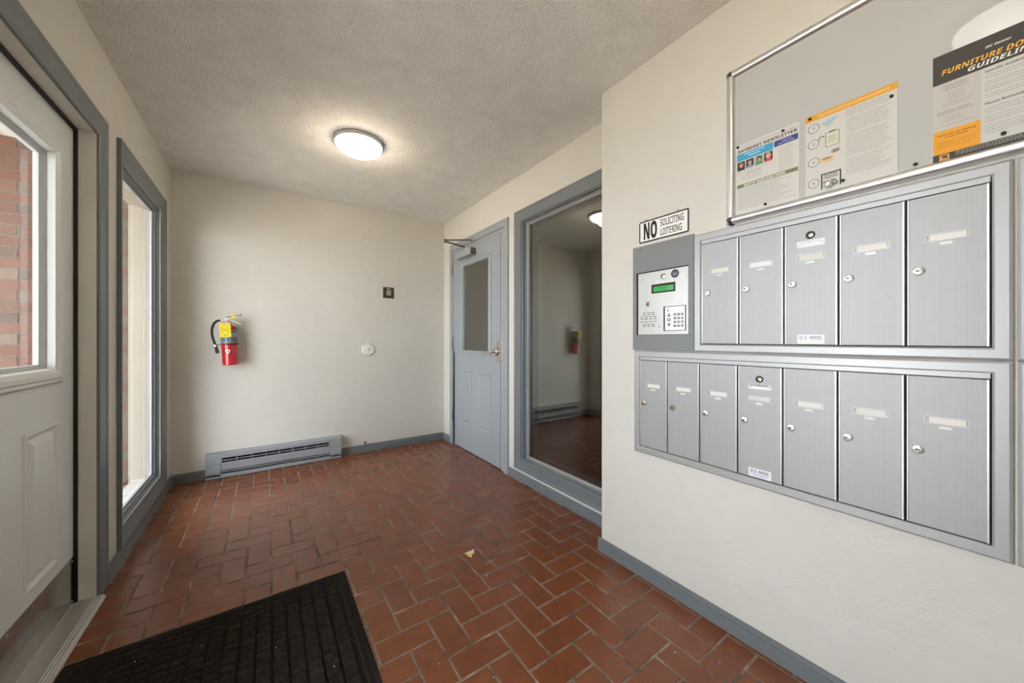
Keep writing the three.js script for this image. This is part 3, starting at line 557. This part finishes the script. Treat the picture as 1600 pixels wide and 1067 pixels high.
paper('announcement_sheet', 'printed notice with orange heading bar and four numbered circles', -0.4075, -0.2015, 1.585, 1.842, 830, 1036, (g, w, h) => {
  g.fillStyle = PW; g.fillRect(0, 0, w, h);
  const Y = (y) => (1.842 - y) / 0.257 * h;
  g.fillStyle = '#dfa02c'; g.fillRect(0, 0, w, 80); fitText(g, 'Important Information/Announcements', 130, 54, 640, 34, 'SIZE sans-serif', '#f7dcae');
  g.font = 'bold 36px sans-serif'; g.textAlign = 'center'; g.textBaseline = 'middle'; g.lineWidth = 6; g.strokeStyle = '#57534e';
  [1.798, 1.747, 1.689, 1.621].forEach((y, i) => { g.beginPath(); g.arc(84, Y(y), 56, 0, 7); g.stroke(); g.fillStyle = '#2e2b28'; g.fillText(String(i + 1), 84, Y(y)); });
  g.strokeStyle = '#8fb0d0'; g.lineWidth = 5; for (let k = 0; k < 9; k++) { g.beginPath(); g.moveTo(165 + k * 5, Y(1.806) + k * 8); g.lineTo(330 - k * 9, Y(1.812) + k * 9); g.stroke(); }
  g.fillStyle = '#d7d2bd'; g.fillRect(206, Y(1.768), 126, 172); g.lineWidth = 6; g.strokeStyle = '#6e5547'; g.strokeRect(206, Y(1.768), 126, 172); g.fillStyle = '#4d6150'; g.fillRect(236, Y(1.77) - 6, 66, 12); g.fillStyle = '#bcc6ad'; g.fillRect(226, Y(1.758), 84, 90);
  g.lineWidth = 8; g.strokeStyle = '#3a3733'; g.beginPath(); g.arc(166, Y(1.758), 24, 2.6, 6.2); g.stroke();
  g.fillStyle = '#a9988a'; g.beginPath(); g.ellipse(300, Y(1.706), 46, 28, -0.1, 0, 7); g.fill(); g.fillStyle = '#5b463e'; g.beginPath(); g.arc(285, Y(1.706), 10, 0, 7); g.arc(316, Y(1.706), 10, 0, 7); g.fill();
  g.fillStyle = '#d9b98a'; g.fillRect(150, Y(1.694), 130, 64); g.fillStyle = '#b48a55'; g.fillRect(176, Y(1.694) + 4, 80, 26);
  g.lineWidth = 14; g.strokeStyle = '#2b2826'; g.beginPath(); g.moveTo(166, Y(1.596)); g.lineTo(166, Y(1.642)); g.lineTo(346, Y(1.642)); g.lineTo(346, Y(1.597)); g.stroke(); g.lineWidth = 6; for (let k = 0; k < 4; k++) { g.beginPath(); g.moveTo(184, Y(1.638) + k * 16); g.lineTo(322, Y(1.638) + k * 16); g.stroke(); }
  g.lineWidth = 9; g.beginPath(); g.moveTo(196, Y(1.605)); g.lineTo(226, Y(1.618)); g.lineTo(290, Y(1.618)); g.lineTo(316, Y(1.608)); g.lineTo(316, Y(1.602)); g.lineTo(196, Y(1.602)); g.stroke();
  dashes(g, 400, 100, 395, 5, 20, '#8b8883', 5, 0.15); dashes(g, 400, 215, 400, 9, 20.5, '#8b8883', 5, 0.25); dashes(g, 400, 420, 400, 13, 20.5, '#8b8883', 5, 0.25); dashes(g, 400, 705, 395, 10, 20.5, '#8b8883', 5, 0.3);
});
paper('donation_poster', 'poster with black heading FURNITURE DONATION GUIDELINES and orange box', -0.1375, 0.0785, 1.583, 1.862, 864, 1116, (g, w, h) => {
  g.fillStyle = '#cbcac5'; g.fillRect(0, 0, w, h);
  const Y = (y) => (1.862 - y) / 0.279 * h, X = (z) => (z + 0.1375) / 0.216 * w;
  g.fillStyle = '#c2beb7'; g.fillRect(0, 0, X(-0.06), h);
  g.fillStyle = '#37342f'; g.fillRect(0, 0, w, Y(1.786));
  fitText(g, 'IRC Denver', X(-0.055), Y(1.833), 150, 22, 'italic bold SIZE sans-serif', '#e8e6e0');
  fitText(g, 'FURNITURE DONATION', X(-0.1245), Y(1.8075), 760, 52, 'italic bold SIZE sans-serif', '#f2b431'); fitText(g, 'GUIDELINES', X(-0.083), Y(1.793), 440, 44, 'italic bold SIZE sans-serif', '#efeee9');
  dashes(g, 70, Y(1.778), 170, 3, 22, '#6f6c66', 6, 0.1); dashes(g, 95, Y(1.758), 120, 4, 24, '#8f8c86', 5, 0.2); dashes(g, 60, Y(1.731), 200, 2, 22, '#8f8c86', 5, 0.1); dashes(g, 30, Y(1.712), 240, 2, 22, '#6f6c66', 6, 0.1); dashes(g, 80, Y(1.697), 130, 3, 22, '#8f8c86', 5, 0.2); dashes(g, 20, Y(1.675), 270, 1, 20, '#8f8c86', 5, 0);
  g.fillStyle = '#e9a01c'; g.fillRect(4, Y(1.663), X(-0.0615) - 4, Y(1.603) - Y(1.663));
  fitText(g, 'Thank you for thinking', 28, Y(1.649), 250, 18, 'bold SIZE sans-serif', '#7a4d0c'); fitText(g, 'of our clients!', 80, Y(1.642), 150, 18, 'bold SIZE sans-serif', '#7a4d0c'); dashes(g, 28, Y(1.634), 255, 4, 20, '#b0760f', 5, 0.15);
  fitText(g, 'Specific Guidelines', 330, Y(1.773), 270, 24, 'bold SIZE sans-serif', '#56534e'); dashes(g, 330, Y(1.766), 500, 2, 24, '#8d8a84', 5, 0.2); dashes(g, 330, Y(1.750), 500, 2, 24, '#8d8a84', 5, 0.3); dashes(g, 330, Y(1.735), 500, 2, 24, '#8d8a84', 5, 0.2); dashes(g, 330, Y(1.719), 500, 2, 24, '#8d8a84', 5, 0.2);
  fitText(g, 'Please Remember', 330, Y(1.694), 250, 24, 'bold SIZE sans-serif', '#56534e'); dashes(g, 330, Y(1.686), 500, 3, 24, '#8d8a84', 5, 0.2); dashes(g, 330, Y(1.665), 500, 3, 24, '#8d8a84', 5, 0.25); dashes(g, 330, Y(1.643), 500, 4, 24, '#8d8a84', 5, 0.2);
  g.fillStyle = '#37342f'; g.fillRect(0, Y(1.603), w, h); dashes(g, 150, Y(1.601), 690, 3, 16, '#a7a69c', 6, 0.05);
  g.fillStyle = '#dca05a'; g.fillRect(44, Y(1.6005), 66, 58); g.fillStyle = '#3a2514'; g.fillRect(56, Y(1.6005) + 10, 42, 12); g.fillRect(66, Y(1.6005) + 22, 30, 10); g.beginPath(); g.moveTo(60, Y(1.6005) + 52); g.lineTo(80, Y(1.6005) + 30); g.lineTo(98, Y(1.6005) + 52); g.lineTo(98, Y(1.6005) + 30); g.fill();
});
for (const [a, y, label] of [[-0.6095, 1.836, 'black magnet at the upper left corner of the newsletter'], [-0.4685, 1.831, 'black magnet beside the newsletter date'], [-0.521, 1.597, 'black magnet at the bottom edge of the newsletter'], [-0.3955, 1.833, 'black magnet on the left end of the orange heading bar'], [-0.213, 1.805, 'black magnet below the right end of the orange heading bar'], [-0.3155, 1.605, 'black magnet beside the round lock of the board'], [-0.168, 1.595, 'black magnet at the frame between notice and poster'], [-0.028, 1.612, 'black magnet at the bottom edge of the donation poster']]) {
  const m = wallThing('magnet', label, 'magnet', 'right', XM, a, y, 'round magnets on the board');
  part('magnet_body', disc(a, y, WB + 0.0014, WB + 0.007, 0.0042, 18, 0.001), M.black, m);
}

// ------------------------------------------------------------------ on the back wall: extinguisher, heater, plates
{
  const o = wallThing('fire_extinguisher', 'red fire extinguisher with yellow tag hanging on the back wall', 'fire extinguisher', 'back', ZB, -0.235, 0.912);
  const cx = -0.235, cz = 0.078, lean = 0.045;
  const set = (g) => g.translate(cx, 0.912, cz);
  const red = mat([0.50, 0.015, 0.018], 0.22, { clearcoat: 0.6, clearcoatRoughness: 0.1 });
  const R = 0.053, pale = mat([0.80, 0.79, 0.77], 0.32, { metalness: 0.35 });
  part('cylinder', set(lathe([[0, 0.004], [0.03, 0.006], [0.044, 0.0], [R - 0.003, 0.002], [R, 0.008], [R, 0.285], [0.0515, 0.298], [0.043, 0.310], [0.028, 0.318], [0.018, 0.322], [0, 0.322]], 40)), red, o, 'glossy red steel cylinder');
  const lab = canvasTex(1024, 256, (g, w, h) => {
    g.fillStyle = '#7e8485'; g.fillRect(0, 0, w, h); g.fillStyle = '#8c1a20'; g.fillRect(0, 0, w, 16);
    g.fillStyle = '#c9cccb'; g.fillRect(0, 92, w, 14); g.fillRect(0, 124, w, 10); dashes(g, 20, 30, 980, 3, 20, '#5b6061', 7, 0.05); dashes(g, 20, 152, 980, 4, 24, '#4d5a60', 9, 0.1);
    g.fillStyle = '#24556b'; for (let k = 0; k < 6; k++) { g.fillRect(60 + k * 170, 170, 46, 50); g.fillRect(130 + k * 170, 170, 46, 50); }
  });
  part('instruction_label', set(new THREE.CylinderGeometry(R + 0.0006, R + 0.0006, 0.116, 40, 1, true).translate(0, 0.235, 0)), mat([1, 1, 1], 0.35, { map: lab, side: THREE.DoubleSide }), o, 'silver printed instruction band');
  part('strap', set(lathe([[R + 0.0005, 0.162], [R + 0.004, 0.163], [R + 0.004, 0.175], [R + 0.0005, 0.176]], 40)), mat([0.12, 0.008, 0.010], 0.4), o, 'dark red retaining band');
  const emb = canvasTex(256, 256, (g) => { g.fillStyle = '#7c0d12'; g.fillRect(0, 0, 256, 256); g.fillStyle = '#d6d6cd'; g.beginPath(); g.moveTo(30, 60); g.lineTo(80, 40); g.lineTo(128, 24); g.lineTo(176, 40); g.lineTo(226, 60); g.lineTo(206, 150); g.lineTo(170, 214); g.lineTo(128, 236); g.lineTo(86, 214); g.lineTo(50, 150); g.fill(); g.fillStyle = '#5a6a60'; g.fillRect(80, 80, 26, 96); g.fillRect(116, 70, 26, 90); g.fillRect(152, 80, 22, 90); g.fillStyle = '#93998f'; g.fillRect(66, 120, 124, 14); });
  part('emblem', set(new THREE.CylinderGeometry(R + 0.0008, R + 0.0008, 0.044, 12, 1, true, -0.62, 0.82).translate(0, 0.11, 0)), mat([1, 1, 1], 0.3, { map: emb, side: THREE.DoubleSide }), o, 'white shield emblem');
  const valve = part('valve', set(join([new THREE.CylinderGeometry(0.015, 0.019, 0.03, 18).translate(0, 0.335, 0), new RoundedBoxGeometry(0.034, 0.036, 0.03, 2, 0.006).translate(0, 0.362, 0), rod([-0.015, 0.358, 0], [-0.05, 0.359, 0.002], 0.009, 14)])), pale, o, 'pale metal valve head');
  part('gauge', set(disc(-0.004, 0.352, 0.014, 0.026, 0.015, 22, 0.003)), mat([0.62, 0.34, 0.34], 0.3), valve, 'round pressure gauge');
  part('carry_handle', set(join([bar([0.005, 0.353, 0], [0.04, 0.347, 0], 0.012, 0.02, 0.004), bar([0.038, 0.349, 0.0], [0.083, 0.322, 0.0], 0.012, 0.024, 0.004)])), pale, o, 'pale metal lower handle');
  part('squeeze_lever', set(join([bar([-0.012, 0.384, 0], [0.03, 0.392, 0], 0.006, 0.02, 0.002), bar([0.028, 0.392, 0], [0.083, 0.402, 0], 0.0065, 0.019, 0.002)])), M.steel, o, 'chrome upper lever');
  part('lever_tip', set(box(0.079, 0.087, 0.397, 0.408, -0.0105, 0.0105, 0.003)), M.black, o);
  part('seal_tag', set(join([box(0.018, 0.05, 0.372, 0.405, 0.010, 0.0125, 0.001, 1)])), mat([0.72, 0.62, 0.10], 0.5), o, 'yellow pull-pin seal');
  part('hose', set(tube([[-0.047, 0.359, 0.002], [-0.065, 0.357, 0.004], [-0.086, 0.338, 0.010], [-0.101, 0.295, 0.018], [-0.102, 0.245, 0.026], [-0.094, 0.20, 0.032], [-0.085, 0.165, 0.036]], 0.0088, 40, 12)), M.black, o, 'black rubber hose');
  part('hose_clip', set(join([rod([-0.087, 0.168, 0.036], [-0.083, 0.152, 0.038], 0.0112, 14), rod([-0.08, 0.166, 0.034], [-0.045, 0.168, 0.026], 0.0045, 8)])), M.steel, o);
  part('nozzle', set(join([rod([-0.083, 0.153, 0.038], [-0.074, 0.10, 0.042], 0.0105, 14, 0.0125)])), M.black, o, 'black nozzle');
  const tg = canvasTex(256, 400, (g, w, h) => { g.fillStyle = '#e9d534'; g.fillRect(0, 0, w, h); dashes(g, 40, 40, 180, 2, 22, '#6b5c10', 9, 0); g.fillStyle = '#8d7c1c'; for (let y = 110; y < 300; y += 30) for (const x of [24, 52, 178, 206]) g.fillRect(x, y, 18, 14); g.strokeStyle = '#6b5c10'; g.lineWidth = 6; g.strokeRect(82, 120, 90, 130); g.fillStyle = '#4b3f08'; g.fillRect(112, 165, 30, 34); fitText(g, '2022', 70, 364, 120, 44, 'bold SIZE sans-serif', '#6b5c10'); });
  const tagG = new THREE.BoxGeometry(0.069, 0.108, 0.0008); tagG.rotateX(-0.04).rotateZ(0.02).translate(-0.0175, 0.279, 0.062);
  const ttag = part('inspection_tag', set(tagG), sheet(tg, 0.5), o, 'yellow inspection tag');
  part('tag_string', set(tube([[-0.016, 0.331, 0.058], [-0.012, 0.345, 0.032], [-0.006, 0.352, 0.016]], 0.0012, 10, 6)), M.white, ttag);
  part('wall_hook', join([box(cx - 0.02, cx + 0.02, 1.15, 1.25, 0, 0.004), box(cx - 0.012, cx + 0.012, 1.225, 1.236, 0.002, cz - 0.016)]), M.steel, o);
  o.rotation.z = lean;
}
{
  const o = wallThing('baseboard_heater', 'gray painted metal baseboard heater along the back wall floor', 'heater', 'back', ZB, 0.096, 0);
  const a0 = -0.395, a1 = 0.587, y1 = 0.203, paint = mat([0.315, 0.335, 0.355], 0.42, { bumpMap: peel, bumpScale: 0.0003 });
  const ext = (pts, p, q) => { const s = new THREE.Shape(); pts.forEach((v, i) => i ? s.lineTo(...v) : s.moveTo(...v)); const g = new THREE.ExtrudeGeometry(s, { depth: q - p, bevelEnabled: false }); g.rotateY(Math.PI / 2).translate(p, 0, 0); const P = g.attributes.position; return planarUV(g); };
  const shadedSteel = mat([0.13, 0.125, 0.12], 0.6, { metalness: 0.3 });  // steel tone darkened to stand for shade behind the grille slots
  // profile points are [-(out), height]
  part('back_panel', box(a0 + 0.004, a1 - 0.004, 0.01, 0.195, 0, 0.006), shadedSteel, o, 'unpainted steel heater back, darkened for the shade in its slots');
  part('top_cover', ext([[0, 0.196], [0, y1], [-0.05, y1 - 0.004], [-0.062, y1 - 0.012], [-0.062, y1 - 0.040], [-0.059, y1 - 0.040], [-0.059, y1 - 0.014], [-0.048, y1 - 0.009]], a0, a1), paint, o);
  for (const [p, q] of [[a0, -0.298], [0.49, a1]]) {
    const c = part('end_cap', [box(p, q, 0.018, 0.172, 0.0, 0.0605, 0.003, 1)], paint, o);
    part('cap_seam', [box(p + 0.001, q - 0.001, 0.1145, 0.1165, 0.058, 0.0612), box(p + 0.001, q - 0.001, 0.045, 0.0475, 0.058, 0.0612)], mat([0.08, 0.085, 0.09], 0.5), c);
  }
  part('front_panel', ext([[-0.056, 0.061], [-0.0595, 0.061], [-0.0615, 0.064], [-0.0615, 0.122], [-0.058, 0.125], [-0.056, 0.125]], -0.297, 0.489), paint, o);
  part('grille_bar', box(-0.297, 0.489, 0.1395, 0.145, 0.055, 0.061, 0.001, 1), paint, o);
  for (let k = 0; k <= 8; k++) { const x = -0.2965 + k * 0.0975; part('grille_upright', box(x, x + 0.006, 0.124, 0.170, 0.055, 0.0612, 0.001, 1), paint, o); }
  part('bottom_rail', ext([[0, 0.003], [0, 0.012], [-0.05, 0.014], [-0.054, 0.034], [-0.0605, 0.034], [-0.0605, 0.004]], a0, a1), paint, o);
  part('damper', box(-0.297, 0.489, 0.0455, 0.0535, 0.05, 0.0590, 0.001, 1), paint, o);
  const fins = []; for (let x = -0.29; x < 0.485; x += 0.012) fins.push(box(x, x + 0.0008, 0.03, 0.165, 0.008, 0.05));
  part('heating_fins', fins, shadedSteel, o, null, { kind: 'stuff' });
}
{
  const o = wallThing('call_plate', 'small square dark bronze wall plate with pale push panel', 'wall plate', 'back', ZB, 1.039, 1.542);
  const br = mat([0.075, 0.058, 0.043], 0.4, { metalness: 0.4, roughnessMap: smudge });
  part('plate', chamfer(0.984, 1.094, 1.542, 1.653, 0, 0.006, 0.003, 0.002), br, o, 'dark bronze plate');
  const pp = part('push_panel', chamfer(1.017, 1.063, 1.571, 1.623, 0.005, 0.010, 0.002, 0.001), mat([0.42, 0.37, 0.32], 0.45), o, 'pale ribbed panel');
  for (let k = 0; k < 4; k++) part('rib', box(1.02, 1.053, 1.579 + k * 0.011, 1.583 + k * 0.011, 0.0095, 0.0115), mat([0.22, 0.19, 0.16], 0.5), pp);
  part('small_label', plate(1.023, 1.053, 1.632, 1.643, 0.006, 0.0006), mat([0.5, 0.46, 0.4], 0.5), o);
  for (const [x, y] of [[1.02, 1.553], [1.062, 1.551]]) part('screw', disc(x, y, 0.006, 0.008, 0.0035, 10, 0.001), M.steel, o);
}
{
  const o = wallThing('hexagonal_plate', 'white six-sided wall plate with round center knob', 'wall plate', 'back', ZB, 0.838, 0.952);
  const hex = (r, z0, z1, bev) => { const g = new THREE.CylinderGeometry(r - bev, r, z1 - z0, 6); g.rotateX(Math.PI / 2); return g.toNonIndexed().translate(0.838, 1.015, (z0 + z1) / 2); };
  const fix = (g) => { g.computeVertexNormals(); return planarUV(g); };
  part('plate', fix(hex(0.064, 0, 0.012, 0.005)), mat([0.80, 0.785, 0.75], 0.4), o);
  const kn = part('knob', [disc(0.838, 1.015, 0.011, 0.026, 0.017, 24, 0.004)], M.white, o, 'white round knob');
  part('knob_center', [disc(0.838, 1.015, 0.0255, 0.030, 0.0075, 16, 0.001)], mat([0.35, 0.34, 0.32], 0.4), kn);
}
{
  const o = wallThing('pipe_stub', 'small metal pipe fitting on the baseboard beside the heater', 'pipe fitting', 'back', ZB + BT, 0.806, 0.077);
  part('pipe', [rod([0.806, 0.077, 0.002], [0.806, 0.10, 0.002], 0.008, 12), rod([0.806, 0.094, 0.0], [0.806, 0.094, 0.022], 0.0075, 12)], M.chrome, o);
  part('tap_handle', [bar([0.79, 0.1, 0.008], [0.824, 0.106, 0.008], 0.005, 0.008, 0.002)], M.black, o);
}

// ------------------------------------------------------------------ floor mat, leaf, twig, crumbs
{
  const x0 = -0.566, x1 = 0.312, z0 = -1.868, z1 = -0.66, y = 0.0;
  const o = floorThing('door_mat', 'black waffle-pattern floor mat in front of the outside door', 'mat', (x0 + x1) / 2, y, (z0 + z1) / 2);
  const cx = (x0 + x1) / 2, cz = (z0 + z1) / 2, fuzz = mat([0.046, 0.039, 0.031], 0.97, { map: carpetTone, bumpMap: carpetBump, bumpScale: 0.0025, specularIntensity: 0.3 });
  const rubber = mat([0.017, 0.0155, 0.014], 0.92, { bumpMap: carpetBump, bumpScale: 0.0012, specularIntensity: 0.25 });
  const hx = (x1 - x0) / 2, hz = (z1 - z0) / 2;
  part('rubber_base', mergeGeometries([chamfer(-hx, hx, -hz, hz, 0.0006, 0.0045, 0.004, 0.003).rotateX(-Math.PI / 2)]), rubber, o, 'flat black rubber border');
  part('rubber_shade_field', box(-hx + 0.03, hx - 0.03, 0.004, 0.0052, -hz + 0.03, hz - 0.03, 0.0005, 1), rubber, o);  // black rubber, kept extra dark to stand for shade between the blocks
  part('inner_rim', mitred(-hx + 0.028, hx - 0.028, -hz + 0.028, hz - 0.028, [[0, 0.004], [0.002, 0.0078], [0.01, 0.0078], [0.012, 0.004]], false).map((g) => g.rotateX(-Math.PI / 2)), fuzz, o);
  const blocks = [];
  for (let i = 0; i < 16; i++) for (let j = 0; j < 32; j++) {
    const px = -hx + 0.05 + (i + 0.5) * 0.0486, pz = -hz + 0.05 + (j + 0.5) * 0.0346 + (i % 2) * 0.006;
    if (pz > hz - 0.05) continue;
    const w = 0.0205 + rr(-0.001, 0.001), d = 0.0125 + rr(-0.001, 0.001);
    const g = chamfer(-w, w, -d, d, 0.004, 0.0125 + rr(-0.0008, 0.0008), 0.0028, 0.0028).rotateX(-Math.PI / 2).rotateY(rr(-0.03, 0.03)).translate(px, 0, pz); blocks.push(g);
    for (const s of [-1, 1]) blocks.push(chamfer(-w * 0.9, w * 0.9, -0.0012, 0.0012, 0.004, 0.0105, 0.0004, 0.0004).rotateX(-Math.PI / 2).translate(px, 0, pz + s * 0.0152));
  }
  part('waffle_blocks', blocks.map(planarUV), fuzz, o, 'raised carpet blocks', { kind: 'stuff' });
}
{
  const o = floorThing('dry_leaf', 'curled yellow dry leaf lying on the tiles', 'leaf', 0.868, 0.0005, -1.642, 0.5);
  const s = new THREE.Shape(); const n = 26;
  for (let k = 0; k <= n; k++) { const a = k / n * Math.PI * 2, r = 0.021 + 0.006 * Math.sin(a * 3 + 0.4) + 0.003 * Math.sin(a * 7); k ? s.lineTo(r * Math.cos(a), r * 0.9 * Math.sin(a)) : s.moveTo(r * Math.cos(a), r * 0.9 * Math.sin(a)); }
  const g = new THREE.ExtrudeGeometry(s, { depth: 0.0008, bevelEnabled: false, curveSegments: 4 }); g.rotateX(-Math.PI / 2);
  // curl the rim upwards
  const fine = []; const rings = 7, seg = 28; const P = (i, k) => { const t = i / rings, a = k / seg * Math.PI * 2, r = (0.025 + 0.006 * Math.sin(a * 3 + 0.4) + 0.003 * Math.sin(a * 7)) * t; return [r * Math.cos(a), 0.0006 + 0.0105 * t * t * (0.55 + 0.45 * Math.sin(a * 2 + 1)) + 0.002 * Math.sin(a * 5) * t, r * 0.9 * Math.sin(a)]; };
  for (let i = 0; i < rings; i++) for (let k = 0; k < seg; k++) fine.push([P(i, k), P(i, k + 1), P(i + 1, k + 1), P(i + 1, k)]);
  part('blade', quads(fine), mat([0.82, 0.63, 0.36], 0.7, { side: THREE.DoubleSide }), o, 'pale yellow blade');
  part('stalk', tube([[0.0, 0.002, 0.0], [0.01, 0.004, 0.012], [0.016, 0.003, 0.026]], 0.0011, 10, 6), mat([0.40, 0.27, 0.12], 0.7), o);
}
{
  const o = part('twig', tube([[0.894, 0.002, -1.521], [0.915, 0.003, -1.527], [0.935, 0.0025, -1.529], [0.956, 0.002, -1.531]], 0.0015, 16, 6), mat([0.58, 0.44, 0.27], 0.7), scene);
  tag(o, 'thin pale twig on the tiles near the leaf', 'twig');
}
{
  const crumb = mat([0.78, 0.74, 0.66], 0.7), g = new THREE.IcosahedronGeometry(1, 0);
  for (const [x, z, s] of [[0.86, -1.447, 0.0034], [0.53, -1.43, 0.002], [0.62, -1.0, 0.0022], [0.49, -1.15, 0.002], [1.02, -0.93, 0.0022], [1.20, -0.71, 0.0028], [1.29, -0.60, 0.0024], [-0.28, -2.13, 0.0024], [-0.45, -2.16, 0.0022], [0.40, -1.72, 0.0022]]) {
    const m = new THREE.Mesh(g, crumb); m.name = numbered('crumb'); m.scale.set(s, s * 0.6, s * 1.2); m.position.set(x, s * 0.45, z); m.rotation.y = rnd() * 3; m.castShadow = m.receiveShadow = true; scene.add(m);
    tag(m, 'tiny pale crumb lying on the clay tile floor', 'crumb', 'crumbs on the tiles');
  }
  for (const [x, z, s] of [[-0.37, -1.74, 0.002], [-0.09, -1.42, 0.0022], [0.19, -1.33, 0.0022], [0.03, -1.53, 0.0016], [-0.19, -1.69, 0.0015]]) {
    const m = new THREE.Mesh(g, crumb); m.name = numbered('crumb'); m.scale.set(s, s * 0.6, s * 1.2); m.position.set(x, 0.0125, z); m.castShadow = m.receiveShadow = true; scene.add(m);
    tag(m, 'tiny pale crumb lying on the black floor mat', 'crumb', 'crumbs on the mat');
  }
}

// ------------------------------------------------------------------ the porch outside
{
  const wall = floorThing('wall_porch', 'red and gray mottled brick side wall of the porch outside', 'wall', 0, 0, -3.6, 0, null, 'structure');
  part('mortar', box(-2.1, XO, -0.12, 2.4, -0.12, -0.006), mat([0.15, 0.132, 0.115], 0.95, { map: concreteTone, bumpMap: carpetBump, bumpScale: 0.004 }), wall, 'gray recessed mortar');
  const L = 0.2035, H = 0.0683, shapes = [];
  for (let v = 0; v < 5; v++) { const g = chamfer(-L / 2 + 0.005, L / 2 - 0.005, -H / 2 + 0.005, H / 2 - 0.005, -0.02, 0, 0.002, 0.002); const t = g.attributes.uv; const ou = rnd() * 3, ov = rnd() * 3; for (let q = 0; q < t.count; q++) t.setXY(q, t.getX(q) + ou, t.getY(q) + ov); shapes.push(g); }
  for (let r = 0; r < 36; r++) {
    const y = 2.3465 - r * H; if (y < -0.1) break;
    for (let k = 0; k < 9; k++) {
      const c = -1.279 - L / 2 + (r % 2 ? L / 2 : 0) + (2 - k) * L + rr(-0.004, 0.004); if (c > XO - 0.02 || c < -2.0) continue;
      const m = new THREE.Mesh(shapes[(rnd() * 5) | 0], brickMats[(rnd() * 7) | 0]); m.name = numbered('brick'); m.position.set(c, y, rr(-0.002, 0.002)); m.castShadow = m.receiveShadow = true; wall.add(m);
    }
  }
  structure('wall_porch_added', box(-2.1, XO, -0.12, 2.5, 1.15, 1.3), brickMats[0], 'added unseen brick wall that keeps daylight off the porch brick opposite', 'wall');  // unseen wall, added to dim the daylight on the brick opposite
  structure('ceiling_porch', box(-2.1, XO, 2.385, 2.5, -3.72, 1.15), mat([0.50, 0.475, 0.435], 0.8, { map: wallTone }), 'pale flat soffit over the porch', 'ceiling');
  structure('floor_porch', box(-14, XO, -0.14, -0.02, -14, 14), mat([0.40, 0.385, 0.36], 0.9, { map: concreteTone }), 'concrete paving outside the entrance', 'floor');
}
scene.traverse((o) => { if (o.isMesh) { o.castShadow = true; o.receiveShadow = true; } });

renderer.render(scene, camera);
